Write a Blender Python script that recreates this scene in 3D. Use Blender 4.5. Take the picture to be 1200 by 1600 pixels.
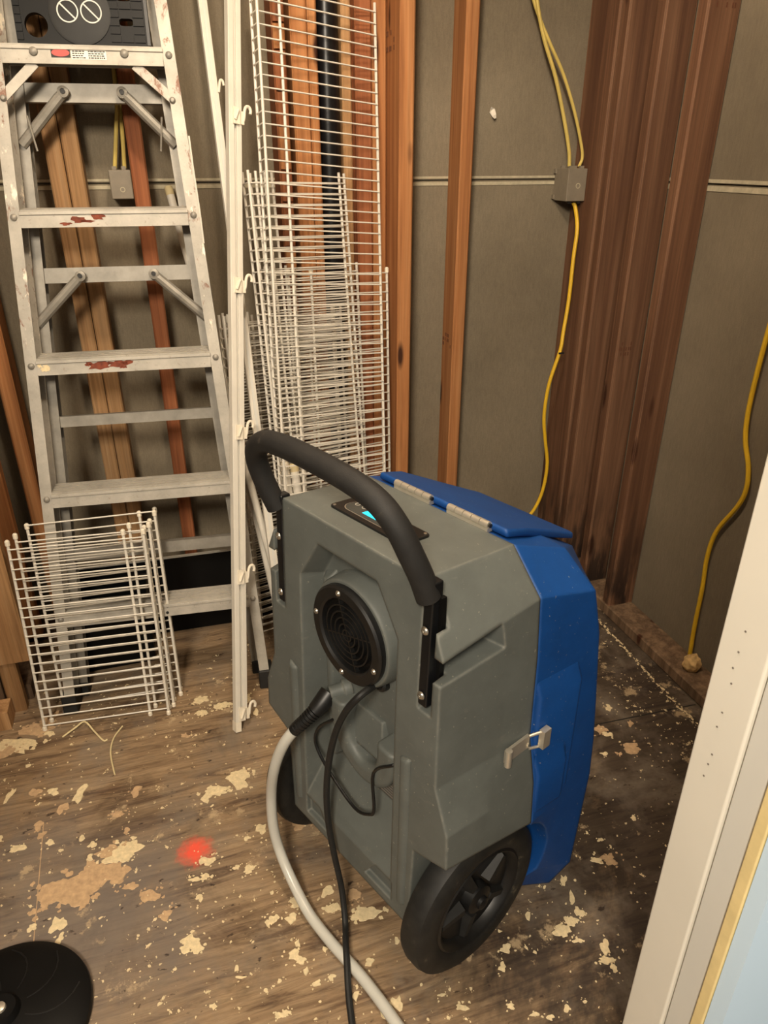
import bpy, bmesh, math, random
from mathutils import Vector, Matrix, noise

# ------------------------------------------------------------------ scene, camera, light
for o in list(bpy.data.objects):
    bpy.data.objects.remove(o, do_unlink=True)
S = bpy.context.scene
COL = S.collection
R = math.radians
random.seed(7)

cam_d = bpy.data.cameras.new('camera')
cam_d.sensor_fit = 'VERTICAL'
cam_d.sensor_height = 36.0
cam_d.lens = 36.0 * 1120.0 / 1600.0
cam_d.clip_start = 0.02
cam = bpy.data.objects.new('camera', cam_d)
COL.objects.link(cam)
cam.location = (0, 0, 1.33)
cam.rotation_euler = (R(90 - 26.35), 0, R(-17.3))
S.camera = cam

world = bpy.data.worlds.new('world')
S.world = world
world.use_nodes = True
world.node_tree.nodes['Background'].inputs[0].default_value = (0.80, 0.76, 0.68, 1)
world.node_tree.nodes['Background'].inputs[1].default_value = 0.24

def lamp(name, kind, loc, energy, color, size=0.1, rot=(0, 0, 0), size_y=None):
    d = bpy.data.lights.new(name, kind)
    d.energy = energy
    d.color = color
    if kind == 'AREA':
        d.size = size
        if size_y:
            d.shape = 'RECTANGLE'
            d.size_y = size_y
    else:
        d.shadow_soft_size = size
    o = bpy.data.objects.new(name, d)
    COL.objects.link(o)
    o.location = loc
    o.rotation_euler = rot
    return o

lamp('hall_light', 'AREA', (-0.62, -0.98, 2.36), 54, (1.0, 0.87, 0.70), 0.50, (R(48), 0, R(-20)))
lamp('closet_bulb', 'POINT', (0.20, 0.85, 2.33), 38, (1.0, 0.84, 0.66), 0.07)

S.view_settings.view_transform = 'Standard'
S.view_settings.look = 'None'
S.view_settings.exposure = 0.55
S.view_settings.gamma = 1.0
S.view_settings.use_curve_mapping = False

# ------------------------------------------------------------------ materials
def lin(c):
    return tuple(((v / 255.0) / 12.92 if v / 255.0 <= 0.04045 else ((v / 255.0 + 0.055) / 1.055) ** 2.4) for v in c) + (1.0,)

class NT:
    def __init__(s, name):
        s.m = bpy.data.materials.new(name)
        s.m.use_nodes = True
        s.t = s.m.node_tree
        s.b = s.t.nodes['Principled BSDF']
    def n(s, typ, **k):
        x = s.t.nodes.new(typ)
        for a, v in k.items():
            setattr(x, a, v)
        return x
    def l(s, a, b):
        s.t.links.new(a, b)
    def coords(s, kind='Object', scale=(1, 1, 1), rand=False):
        tc = s.n('ShaderNodeTexCoord')
        mp = s.n('ShaderNodeMapping')
        mp.inputs['Scale'].default_value = scale
        s.l(tc.outputs[kind], mp.inputs['Vector'])
        if rand:
            oi = s.n('ShaderNodeObjectInfo')
            mul = s.n('ShaderNodeMath', operation='MULTIPLY')
            mul.inputs[1].default_value = 37.0
            s.l(oi.outputs['Random'], mul.inputs[0])
            s.l(mul.outputs[0], mp.inputs['Location'])
        return mp.outputs[0]
    def noise(s, vec, scale, detail=4, rough=0.55, dist=0.0):
        x = s.n('ShaderNodeTexNoise')
        x.inputs['Scale'].default_value = scale
        x.inputs['Detail'].default_value = detail
        x.inputs['Roughness'].default_value = rough
        x.inputs['Distortion'].default_value = dist
        s.l(vec, x.inputs['Vector'])
        return x.outputs['Fac']
    def ramp(s, fac, stops):
        x = s.n('ShaderNodeValToRGB')
        e = x.color_ramp.elements
        while len(e) < len(stops):
            e.new(0.5)
        for i, (p, c) in enumerate(stops):
            e[i].position = p
            e[i].color = c if len(c) == 4 else tuple(c) + (1,)
        s.l(fac, x.inputs[0])
        return x.outputs[0]
    def mix(s, fac, a, b, mode='MIX'):
        x = s.n('ShaderNodeMix', data_type='RGBA', blend_type=mode)
        for sock, v in ((x.inputs[0], fac), (x.inputs[6], a), (x.inputs[7], b)):
            if hasattr(v, 'is_linked'):
                s.l(v, sock)
            else:
                sock.default_value = v
        return x.outputs[2]
    def math(s, op, a, b=None):
        x = s.n('ShaderNodeMath', operation=op)
        for i, v in enumerate((a, b)):
            if v is None:
                continue
            if hasattr(v, 'is_linked'):
                s.l(v, x.inputs[i])
            else:
                x.inputs[i].default_value = v
        return x.outputs[0]
    def bump(s, h, strength=0.2, dist=0.002):
        x = s.n('ShaderNodeBump')
        x.inputs['Strength'].default_value = strength
        x.inputs['Distance'].default_value = dist
        s.l(h, x.inputs['Height'])
        s.l(x.outputs[0], s.b.inputs['Normal'])
    def set(s, **k):
        for a, v in k.items():
            a = a.replace('_', ' ')
            if hasattr(v, 'is_linked'):
                s.l(v, s.b.inputs[a])
            else:
                s.b.inputs[a].default_value = v
        return s

def bw(v):
    return (v, v, v, 1)

def wood(name, dark, mid, light, stain=0.0, seedscale=1.0, lit_arris=None):
    t = NT(name)
    v = t.coords('Object', (26, 26, 0.9), True)
    g = t.noise(v, 1.6 * seedscale, 5, 0.6, 0.6)
    v2 = t.coords('Object', (160, 160, 3.0), True)
    g2 = t.noise(v2, 1.0, 3, 0.6)
    col = t.ramp(g, [(0.28, lin(dark)), (0.5, lin(mid)), (0.74, lin(light))])
    fine = t.ramp(g2, [(0.3, bw(0.72)), (0.65, bw(1.0))])
    col = t.mix(1.0, col, fine, 'MULTIPLY')
    # knots
    v3 = t.coords('Object', (10, 10, 2.6), True)
    vo = t.n('ShaderNodeTexVoronoi')
    vo.inputs['Scale'].default_value = 1.0
    t.l(v3, vo.inputs['Vector'])
    kn = t.ramp(vo.outputs['Distance'], [(0.07, bw(1)), (0.13, bw(0))])
    col = t.mix(kn, col, lin((62, 34, 20)))
    # board to board variation
    oi = t.n('ShaderNodeObjectInfo')
    hs = t.n('ShaderNodeHueSaturation')
    mr = t.n('ShaderNodeMapRange')
    mr.inputs[3].default_value = 0.78
    mr.inputs[4].default_value = 1.16
    t.l(oi.outputs['Random'], mr.inputs[0])
    t.l(mr.outputs[0], hs.inputs['Value'])
    t.l(col, hs.inputs['Color'])
    col = hs.outputs[0]
    if lit_arris:  # paler edges paint in the light on the studs' narrow faces
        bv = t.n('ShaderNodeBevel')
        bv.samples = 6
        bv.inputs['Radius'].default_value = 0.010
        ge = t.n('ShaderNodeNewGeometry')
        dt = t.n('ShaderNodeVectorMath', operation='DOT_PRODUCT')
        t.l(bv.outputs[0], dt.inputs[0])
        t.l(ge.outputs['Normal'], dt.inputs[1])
        lit_mask = t.math('MULTIPLY', t.ramp(dt.outputs['Value'], [(0.80, bw(1)), (0.97, bw(0))]), t.ramp(t.noise(t.coords('Object', (20, 20, 4), True), 1.0, 4, 0.7), [(0.35, bw(0.25)), (0.6, bw(0.85))]))
        col = t.mix(lit_mask, col, lin(lit_arris))
    if stain:
        tc = t.n('ShaderNodeTexCoord')
        sx = t.n('ShaderNodeSeparateXYZ')
        t.l(tc.outputs['Object'], sx.inputs[0])
        fall = t.ramp(sx.outputs[2], [(0.02, bw(1)), (0.42, bw(0))])
        nn = t.noise(t.coords('Object', (30, 30, 5), True), 1.0, 4, 0.6)
        mk = t.math('MULTIPLY', fall, t.ramp(nn, [(0.42, bw(0)), (0.58, bw(1))]))
        mk = t.math('MULTIPLY', mk, stain)
        col = t.mix(mk, col, lin((26, 22, 20)))
    t.set(Base_Color=col, Roughness=0.72)
    t.b.inputs['Specular IOR Level'].default_value = 0.25
    t.bump(g2, 0.25, 0.002)
    return t.m

M = {}
M['wood_orange'] = wood('wood_orange', (146, 92, 54), (178, 120, 74), (198, 144, 96))
M['wood_red'] = wood('wood_red', (122, 70, 44), (152, 92, 58), (176, 114, 76), 0.0)
M['wood_tan'] = wood('wood_tan', (142, 104, 68), (172, 132, 90), (194, 156, 114))
M['wood_grey'] = wood('wood_grey', (98, 78, 60), (124, 100, 78), (150, 124, 98), 0.4)

def gypsum():
    t = NT('gypsum_paper')
    v = t.coords('Object')
    a = t.noise(v, 2.2, 5, 0.6)
    col = t.ramp(a, [(0.3, lin((118, 107, 88))), (0.7, lin((140, 128, 107)))])
    b = t.noise(t.coords('Object', (90, 90, 14)), 3.0, 4, 0.7)
    col = t.mix(1.0, col, t.ramp(b, [(0.3, bw(0.80)), (0.68, bw(1.0))]), 'MULTIPLY')
    c = t.noise(v, 420, 2, 0.6)
    col = t.mix(1.0, col, t.ramp(c, [(0.3, bw(0.86)), (0.6, bw(1.0))]), 'MULTIPLY')
    t.set(Base_Color=col, Roughness=0.9)
    t.bump(c, 0.15, 0.001)
    return t.m
M['gypsum'] = gypsum()

def plain(name, rgb, rough=0.5, metal=0.0, var=0.08, nscale=30, spec=0.5, bumpy=0.0, bscale=300):
    t = NT(name)
    n = t.noise(t.coords('Object'), nscale, 4, 0.6)
    c = lin(rgb)
    lo = tuple(x * (1 - 2 * var) for x in c[:3]) + (1,)
    hi = tuple(min(1, x * (1 + var)) for x in c[:3]) + (1,)
    t.set(Base_Color=t.ramp(n, [(0.3, lo), (0.7, hi)]), Roughness=rough, Metallic=metal)
    t.b.inputs['Specular IOR Level'].default_value = spec
    if bumpy:
        t.bump(t.noise(t.coords('Object'), bscale, 2, 0.5), bumpy, 0.001)
    return t.m

M['paper_edge'] = plain('paper_edge', (184, 174, 148), 0.9, 0, 0.10, 60)
M['white_coat'] = plain('white_epoxy_coat', (218, 212, 199), 0.42, 0, 0.03, 20)
M['white_cap'] = plain('white_vinyl_cap', (232, 222, 202), 0.55, 0, 0.03, 40)
M['cream_cap'] = plain('cream_plastic_cap', (214, 196, 150), 0.6)
M['black_plastic'] = plain('black_plastic', (22, 22, 22), 0.42, 0, 0.15, 60)
M['black_rubber'] = plain('black_rubber', (26, 26, 25), 0.62, 0, 0.2, 40)
M['black_abs'] = plain('black_pipe', (20, 21, 23), 0.30, 0, 0.1, 20)
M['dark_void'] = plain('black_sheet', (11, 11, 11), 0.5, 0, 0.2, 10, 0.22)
M['chrome'] = plain('bright_steel', (214, 206, 190), 0.34, 0.7, 0.05, 40)
M['zinc'] = plain('zinc_brace', (146, 141, 131), 0.5, 0.3, 0.12, 25)
M['yellow_cable'] = plain('yellow_cable_jacket', (226, 182, 40), 0.45, 0, 0.04, 20)
M['pale_cable'] = plain('pale_yellow_jacket', (206, 182, 98), 0.5, 0, 0.06, 20)
M['grey_box'] = plain('grey_box_plastic', (128, 118, 102), 0.55, 0, 0.06, 40)
M['hose'] = plain('milky_vinyl_hose', (196, 194, 184), 0.3, 0, 0.03, 20)
M['trim_white'] = plain('white_trim_paint', (226, 221, 208), 0.42, 0, 0.02, 5)
M['trim_grey'] = plain('pale_trim_paint', (212, 210, 202), 0.42, 0, 0.02, 5)
M['trim_yellow'] = plain('cream_paint_edge', (230, 208, 150), 0.5, 0, 0.06, 30)
M['wall_blue'] = plain('pale_blue_paint', (202, 226, 246), 0.6, 0, 0.01, 4)
M['ceiling'] = plain('ceiling_board', (190, 178, 155), 0.9)
M['paper_white'] = plain('white_paper_scrap', (222, 214, 200), 0.8)
M['foam'] = plain('tan_foam', (214, 178, 122), 0.8, 0, 0.15, 60, 0.3, 0.4, 90)
M['screw'] = plain('screw_steel', (188, 182, 170), 0.3, 0.9, 0.1, 100)
M['paint_pale'] = plain('pale_dried_paint', (226, 206, 164), 0.7, 0, 0.10, 120)
M['paint_tan'] = plain('tan_dried_plaster', (194, 162, 124), 0.85, 0, 0.12, 90)
M['red_ink'] = plain('red_label', (196, 70, 62), 0.5)
M['ink'] = plain('black_ink', (28, 26, 24), 0.6)
M['ink_soft'] = plain('faded_stamp_ink', (92, 52, 30), 0.8)
M['grey_ink'] = plain('grey_label_print', (120, 112, 104), 0.6)
M['pad_grey'] = plain('grey_touch_pad', (70, 74, 72), 0.4)
M['white_ink'] = plain('white_print', (225, 222, 212), 0.5)
M['thread'] = plain('cream_strip', (226, 208, 160), 0.6)

def roto(name, rgb, scuff):
    t = NT(name)
    v = t.coords('Object')
    n = t.noise(v, 14, 5, 0.65)
    c = lin(rgb)
    col = t.ramp(n, [(0.3, tuple(x * 0.86 for x in c[:3]) + (1,)), (0.7, tuple(min(1, x * 1.1) for x in c[:3]) + (1,))])
    s = t.noise(t.coords('Object', (1, 1, 2.5)), 22, 6, 0.75, 0.4)
    col = t.mix(t.math('MULTIPLY', t.ramp(s, [(0.60, bw(0)), (0.74, bw(1))]), 0.35), col, lin(scuff))
    sp = t.noise(v, 160, 2, 0.6)
    col = t.mix(t.math('MULTIPLY', t.ramp(sp, [(0.70, bw(0)), (0.74, bw(1))]), 0.4), col, lin((178, 172, 155)))
    bv = t.n('ShaderNodeBevel')
    bv.samples = 8
    bv.inputs['Radius'].default_value = 0.008
    ge = t.n('ShaderNodeNewGeometry')
    dt = t.n('ShaderNodeVectorMath', operation='DOT_PRODUCT')
    t.l(bv.outputs[0], dt.inputs[0])
    t.l(ge.outputs['Normal'], dt.inputs[1])
    worn = t.math('MULTIPLY', t.ramp(dt.outputs['Value'], [(0.86, bw(1)), (0.985, bw(0))]), t.ramp(t.noise(v, 40, 4, 0.7), [(0.38, bw(0.10)), (0.62, bw(0.55))]))
    col = t.mix(worn, col, lin(scuff))
    t.set(Base_Color=col, Roughness=0.52)
    f = t.noise(v, 700, 2, 0.5)
    bp = t.n('ShaderNodeBump')
    bp.inputs['Strength'].default_value = 0.12
    bp.inputs['Distance'].default_value = 0.001
    t.l(f, bp.inputs['Height'])
    t.l(bv.outputs[0], bp.inputs['Normal'])
    t.l(bp.outputs[0], t.b.inputs['Normal'])
    return t.m
M['roto_grey'] = roto('grey_rotomolded_plastic', (94, 98, 94), (132, 130, 120))
M['roto_blue'] = roto('blue_rotomolded_plastic', (10, 66, 132), (40, 88, 148))

def foamgrip():
    t = NT('black_foam_grip')
    n = t.noise(t.coords('Object'), 26, 4, 0.6, 0.6)
    col = t.ramp(n, [(0.45, lin((24, 23, 22))), (0.68, lin((32, 30, 28))), (0.76, lin((72, 64, 54)))])
    t.set(Base_Color=col, Roughness=0.7)
    t.bump(t.noise(t.coords('Object'), 900, 2), 0.2, 0.001)
    return t.m
M['foam_grip'] = foamgrip()

def tirewear():
    t = NT('tire_rubber')
    n = t.noise(t.coords('Object'), 24, 5, 0.7)
    col = t.ramp(n, [(0.4, lin((20, 20, 19))), (0.62, lin((34, 33, 30))), (0.75, lin((92, 84, 68)))])
    t.set(Base_Color=col, Roughness=0.6)
    return t.m
M['tire'] = tirewear()

def alu(name, rusty):
    t = NT(name)
    v = t.coords('Object', (1, 1, 1))
    n = t.noise(v, 9, 5, 0.7)
    col = t.ramp(n, [(0.3, lin((156, 151, 141))), (0.7, lin((196, 190, 178)))])
    sp = t.noise(v, 120, 3, 0.7)
    col = t.mix(t.math('MULTIPLY', t.ramp(sp, [(0.62, bw(0)), (0.7, bw(1))]), 0.4), col, lin((120, 104, 84)))
    if rusty:
        r = t.noise(t.coords('Object', (1, 1, 0.45)), 26, 5, 0.75, 0.5)
        gz = t.n('ShaderNodeTexCoord')
        sx = t.n('ShaderNodeSeparateXYZ')
        t.l(gz.outputs['Object'], sx.inputs[0])
        band = t.ramp(sx.outputs[2], [(0.93, bw(0)), (1.0, bw(1))])
        rm = t.math('MULTIPLY', t.ramp(r, [(0.56, bw(0)), (0.63, bw(1))]), band)
        col = t.mix(t.math('MULTIPLY', rm, 0.85), col, lin((122, 76, 52)))
        w = t.ramp(t.noise(t.coords('Object', (1, 1, 0.4)), 40, 4, 0.7), [(0.60, bw(0)), (0.66, bw(1))])
        col = t.mix(t.math('MULTIPLY', w, band), col, lin((236, 226, 208)))
    t.set(Base_Color=col, Metallic=0.25, Roughness=0.58)
    return t.m
M['alu'] = alu('ladder_aluminium', False)
M['alu_rust'] = alu('stained_ladder_aluminium', True)
M['rust'] = plain('rust_red_stain', (128, 62, 40), 0.8, 0, 0.25, 90)

def emit(name, rgb, strength):
    t = NT(name)
    t.set(Base_Color=lin(rgb))
    t.b.inputs['Emission Color'].default_value = lin(rgb)
    t.b.inputs['Emission Strength'].default_value = strength
    return t.m
M['screen'] = emit('cyan_lit_screen', (40, 205, 235), 0.9)

def clear_plastic():
    t = NT('clear_plastic_wrap')
    t.set(Base_Color=(0.9, 0.9, 0.9, 1), Roughness=0.08)
    t.b.inputs['Transmission Weight'].default_value = 1.0
    t.b.inputs['IOR'].default_value = 1.05
    return t.m

def floor_mat():
    t = NT('stained_plywood')
    v = t.coords('Object')
    g = t.n('ShaderNodeMapping')
    g.inputs['Rotation'].default_value = (0, 0, R(-4))
    g.inputs['Scale'].default_value = (2.2, 22, 1)
    t.l(v, g.inputs['Vector'])
    gr = t.noise(g.outputs[0], 1.1, 7, 0.72, 1.6)
    col = t.ramp(gr, [(0.28, lin((116, 92, 68))), (0.5, lin((150, 125, 96))), (0.72, lin((174, 150, 118)))])
    g2 = t.n('ShaderNodeMapping')
    g2.inputs['Rotation'].default_value = (0, 0, R(-4))
    g2.inputs['Scale'].default_value = (7, 90, 1)
    t.l(v, g2.inputs['Vector'])
    fg = t.noise(g2.outputs[0], 1.5, 4, 0.7, 0.4)
    col = t.mix(1.0, col, t.ramp(fg, [(0.32, bw(0.66)), (0.54, bw(1))]), 'MULTIPLY')
    dk = t.n('ShaderNodeMapping')
    dk.inputs['Rotation'].default_value = (0, 0, R(-4))
    dk.inputs['Scale'].default_value = (2.6, 20, 1)
    dk.inputs['Location'].default_value = (3.1, 1.7, 0)
    t.l(v, dk.inputs['Vector'])
    dn = t.noise(dk.outputs[0], 1.4, 6, 0.7, 0.9)
    col = t.mix(t.ramp(dn, [(0.50, bw(0)), (0.63, bw(0.8))]), col, lin((78, 57, 42)))
    # broad dirt, plus the dehumidifier's shade painted in, darkening toward the right wall
    st = t.noise(v, 3.2, 6, 0.7, 0.5)
    sx = t.n('ShaderNodeSeparateXYZ')
    t.l(v, sx.inputs[0])
    side = t.n('ShaderNodeMapRange')
    side.inputs[1].default_value = 0.25
    side.inputs[2].default_value = 0.75
    side.inputs[3].default_value = -0.03
    side.inputs[4].default_value = 0.27
    t.l(sx.outputs[0], side.inputs[0])
    dirt_shade = t.math('ADD', st, side.outputs[0])
    col = t.mix(t.ramp(dirt_shade, [(0.50, bw(0)), (0.68, bw(0.86))]), col, lin((46, 39, 35)))
    # grey film of dust
    du = t.noise(v, 5.5, 5, 0.7, 0.3)
    col = t.mix(t.ramp(du, [(0.48, bw(0)), (0.66, bw(0.6))]), col, lin((128, 116, 102)))
    gm = t.n('ShaderNodeVectorMath', operation='DISTANCE')
    gm.inputs[1].default_value = (-0.30, 1.02, 0)
    t.l(v, gm.inputs[0])
    gd = t.math('ADD', gm.outputs['Value'], t.math('MULTIPLY', t.math('SUBTRACT', st, 0.5), 0.7))
    col = t.mix(t.ramp(gd, [(0.10, bw(0.75)), (0.36, bw(0))]), col, lin((112, 104, 98)))
    # dark spots
    ds = t.noise(t.coords('Object', (1, 1.7, 1)), 30, 4, 0.6)
    col = t.mix(t.ramp(ds, [(0.64, bw(0)), (0.70, bw(0.85))]), col, lin((40, 28, 22)))
    # fine paint flecks
    fl = t.noise(v, 75, 4, 0.62)
    dens = t.noise(v, 3.0, 3, 0.6)
    fm = t.math('ADD', fl, t.math('MULTIPLY', t.math('SUBTRACT', dens, 0.5), 0.28))
    col = t.mix(t.ramp(fm, [(0.685, bw(0)), (0.70, bw(0.9))]), col, lin((214, 194, 154)))
    # smears of thin paint
    sm = t.noise(v, 13, 7, 0.72)
    sm2 = t.math('ADD', sm, t.math('MULTIPLY', t.math('SUBTRACT', dens, 0.5), 0.3))
    col = t.mix(t.ramp(sm2, [(0.60, bw(0)), (0.66, bw(0.65))]), col, lin((196, 172, 136)))
    # spray paint dot
    vm = t.n('ShaderNodeVectorMath', operation='DISTANCE')
    vm.inputs[1].default_value = (-0.073, 1.124, 0)
    t.l(v, vm.inputs[0])
    rn = t.noise(v, 60, 4, 0.7)
    dd = t.math('ADD', vm.outputs['Value'], t.math('MULTIPLY', t.math('SUBTRACT', rn, 0.5), 0.05))
    col = t.mix(t.ramp(dd, [(0.012, bw(0.92)), (0.044, bw(0))]), col, lin((240, 88, 66)))
    t.set(Base_Color=col, Roughness=t.ramp(st, [(0.3, bw(0.55)), (0.7, bw(0.8))]))
    t.b.inputs['Specular IOR Level'].default_value = 0.3
    t.bump(fg, 0.3, 0.002)
    return t.m
M['floor'] = floor_mat()

# ------------------------------------------------------------------ mesh helpers
class MB:
    def __init__(s):
        s.v = []
        s.f = []
    def add(s, vs, fs):
        o = len(s.v)
        s.v += [tuple(p) for p in vs]
        s.f += [tuple(i + o for i in f) for f in fs]
        return s
    def box(s, lo, hi):
        (x0, y0, z0), (x1, y1, z1) = lo, hi
        return s.hexa([(x0, y0, z0), (x1, y0, z0), (x1, y1, z0), (x0, y1, z0), (x0, y0, z1), (x1, y0, z1), (x1, y1, z1), (x0, y1, z1)])
    def hexa(s, p):
        return s.add(p, [(3, 2, 1, 0), (4, 5, 6, 7), (0, 1, 5, 4), (1, 2, 6, 5), (2, 3, 7, 6), (3, 0, 4, 7)])
    def cbox(s, lo, hi, c, axis=2):
        # box with its four long edges (along axis) eased
        a, b = [i for i in range(3) if i != axis]
        if axis == 1:
            a, b = 2, 0
        pts = [(lo[a] + c, lo[b]), (hi[a] - c, lo[b]), (hi[a], lo[b] + c), (hi[a], hi[b] - c), (hi[a] - c, hi[b]), (lo[a] + c, hi[b]), (lo[a], hi[b] - c), (lo[a], lo[b] + c)]
        vs = []
        for t in (lo[axis], hi[axis]):
            for (p, q) in pts:
                w = [0, 0, 0]
                w[a], w[b], w[axis] = p, q, t
                vs.append(w)
        n = 8
        fs = [tuple(range(n))[::-1], tuple(range(n, 2 * n))] + [(i, (i + 1) % n, n + (i + 1) % n, n + i) for i in range(n)]
        return s.add(vs, fs)
    def tube(s, pts, r, n=8, caps=True, up=None):
        pts = [Vector(p) for p in pts]
        vs, fs = [], []
        m = len(pts)
        prev = None
        for i, p in enumerate(pts):
            d = (pts[min(i + 1, m - 1)] - pts[max(i - 1, 0)])
            d.normalize()
            if prev is None:
                ref = Vector((0, 0, 1)) if abs(d.z) < 0.9 else Vector((1, 0, 0))
                x = d.cross(ref).normalized()
            else:
                x = (prev - d * prev.dot(d)).normalized()
            prev = x
            y = d.cross(x)
            rr = r[i] if isinstance(r, (list, tuple)) else r
            for k in range(n):
                a = 2 * math.pi * k / n
                vs.append(p + x * (rr * math.cos(a)) + y * (rr * math.sin(a)))
        for i in range(m - 1):
            for k in range(n):
                fs.append((i * n + k, i * n + (k + 1) % n, (i + 1) * n + (k + 1) % n, (i + 1) * n + k))
        if caps:
            fs.append(tuple(range(n))[::-1])
            fs.append(tuple((m - 1) * n + k for k in range(n)))
        return s.add(vs, fs)
    def lathe(s, prof, center, axis, n=32, closed=False):
        # prof: list of (radius, offset along axis)
        c = Vector(center)
        d = Vector(axis).normalized()
        ref = Vector((0, 0, 1)) if abs(d.z) < 0.9 else Vector((1, 0, 0))
        x = d.cross(ref).normalized()
        y = d.cross(x)
        vs, fs = [], []
        for (r, t) in prof:
            for k in range(n):
                a = 2 * math.pi * k / n
                vs.append(c + d * t + x * (r * math.cos(a)) + y * (r * math.sin(a)))
        m = len(prof)
        rng = m if closed else m - 1
        for i in range(rng):
            j = (i + 1) % m
            for k in range(n):
                fs.append((i * n + k, i * n + (k + 1) % n, j * n + (k + 1) % n, j * n + k))
        if not closed:
            if prof[0][0] > 1e-6:
                fs.append(tuple(range(n))[::-1])
            if prof[-1][0] > 1e-6:
                fs.append(tuple((m - 1) * n + k for k in range(n)))
        return s.add(vs, fs)
    def loft(s, rings, caps=True):
        n = len(rings[0])
        vs = [p for r in rings for p in r]
        fs = []
        for i in range(len(rings) - 1):
            for k in range(n):
                fs.append((i * n + k, i * n + (k + 1) % n, (i + 1) * n + (k + 1) % n, (i + 1) * n + k))
        if caps:
            fs.append(tuple(range(n))[::-1])
            fs.append(tuple((len(rings) - 1) * n + k for k in range(n)))
        return s.add(vs, fs)
    def bar(s, a, b, w, t, nrm):
        # flat bar from a to b, width w in plane perpendicular to nrm, thickness t along nrm
        a, b, nrm = Vector(a), Vector(b), Vector(nrm).normalized()
        d = (b - a).normalized()
        x = d.cross(nrm).normalized() * (w / 2)
        y = nrm * (t / 2)
        return s.hexa([a - x - y, a + x - y, a + x + y, a - x + y, b - x - y, b + x - y, b + x + y, b - x + y])
    def mesh(s, name):
        me = bpy.data.meshes.new(name)
        me.from_pydata(s.v, [], s.f)
        me.validate()
        bm = bmesh.new()
        bm.from_mesh(me)
        bmesh.ops.remove_doubles(bm, verts=bm.verts, dist=1e-6)
        bmesh.ops.recalc_face_normals(bm, faces=bm.faces)
        bm.to_mesh(me)
        bm.free()
        return me
    def build(s, name, mat, parent=None, smooth=False, loc=None, angle=35):
        me = s.mesh(name)
        return link(name, me, mat, parent, smooth, loc, angle)

def link(name, me, mat, parent=None, smooth=False, loc=None, angle=35):
    if mat is not None:
        me.materials.clear()
        me.materials.append(M[mat] if isinstance(mat, str) else mat)
    if smooth:
        me.shade_smooth()
        try:
            me.set_sharp_from_angle(angle=R(angle))
        except Exception:
            pass
    o = bpy.data.objects.new(name, me)
    COL.objects.link(o)
    if parent is not None:
        o.parent = parent
    if loc is not None:
        o.location = loc
    return o

def tag(o, label=None, cat=None, group=None, kind=None):
    if label:
        o['label'] = label
    if cat:
        o['category'] = cat
    if group:
        o['group'] = group
    if kind:
        o['kind'] = kind
    return o

def empty(name, loc=(0, 0, 0), mat=None):
    o = bpy.data.objects.new(name, None)
    o.empty_display_size = 0.05
    COL.objects.link(o)
    o.location = loc
    if mat is not None:
        o.rotation_euler = mat.to_euler()
    return o

def smooth_path(pts, k=6):
    # Catmull-Rom
    P = [Vector(p) for p in pts]
    P = [P[0] * 2 - P[1]] + P + [P[-1] * 2 - P[-2]]
    out = []
    for i in range(1, len(P) - 2):
        p0, p1, p2, p3 = P[i - 1:i + 3]
        for j in range(k):
            t = j / k
            out.append(0.5 * ((2 * p1) + (p2 - p0) * t + (2 * p0 - 5 * p1 + 4 * p2 - p3) * t * t + (3 * p1 - p0 - 3 * p2 + p3) * t ** 3))
    out.append(P[-2])
    return out

def apply_mods(o):
    dg = bpy.context.evaluated_depsgraph_get()
    dg.update()
    me = bpy.data.meshes.new_from_object(o.evaluated_get(dg))
    o.modifiers.clear()
    o.data = me
    return o

def boolean(o, cutters, op='DIFFERENCE'):
    tmp = []
    for mb in cutters:
        c = link('cutter', mb.mesh('cutter'), None)
        tmp.append(c)
        c.parent = o.parent
        md = o.modifiers.new('b', 'BOOLEAN')
        md.operation = op
        md.object = c
        md.solver = 'EXACT'
    bpy.context.view_layer.update()
    apply_mods(o)
    for c in tmp:
        bpy.data.objects.remove(c, do_unlink=True)
    return o

def bevel(o, w=0.005, seg=3, angle=30):
    md = o.modifiers.new('bev', 'BEVEL')
    md.width = w
    md.segments = seg
    md.limit_method = 'ANGLE'
    md.angle_limit = R(angle)
    md.use_clamp_overlap = True
    md.harden_normals = True
    o.data.shade_smooth()
    bpy.context.view_layer.update()
    apply_mods(o)
    return o


def smooth_sharp(o, a):
    o.data.shade_smooth()
    o.data.set_sharp_from_angle(angle=R(a))

# ------------------------------------------------------------------ the setting
XL, XR, YB, ZC = -0.56, 1.35, 2.12, 2.44

fl = MB().box((-1.6, -1.8, -0.05), (1.9, 2.3, 0.0)).build('floor', 'floor')
tag(fl, 'worn brown plywood subfloor spattered with pale paint', 'floor', kind='structure')
ce = MB().box((-0.7, 0.34, ZC), (1.5, 2.3, ZC + 0.05)).build('ceiling', 'ceiling')
tag(ce, 'unfinished board ceiling above the stripped closet', 'ceiling', kind='structure')

def wall_root(name, label):
    o = empty(name)
    tag(o, label, 'wall', kind='structure')
    return o
wb = wall_root('wall_back', 'stripped back wall of grey drywall with bare orange studs')
wr = wall_root('wall_right', 'stripped right wall of grey drywall with dark red studs')
wl = wall_root('wall_left', 'left wall end framed in rough tan lumber')
wf = wall_root('wall_front', 'painted pale blue wall beside the doorway')

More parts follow.
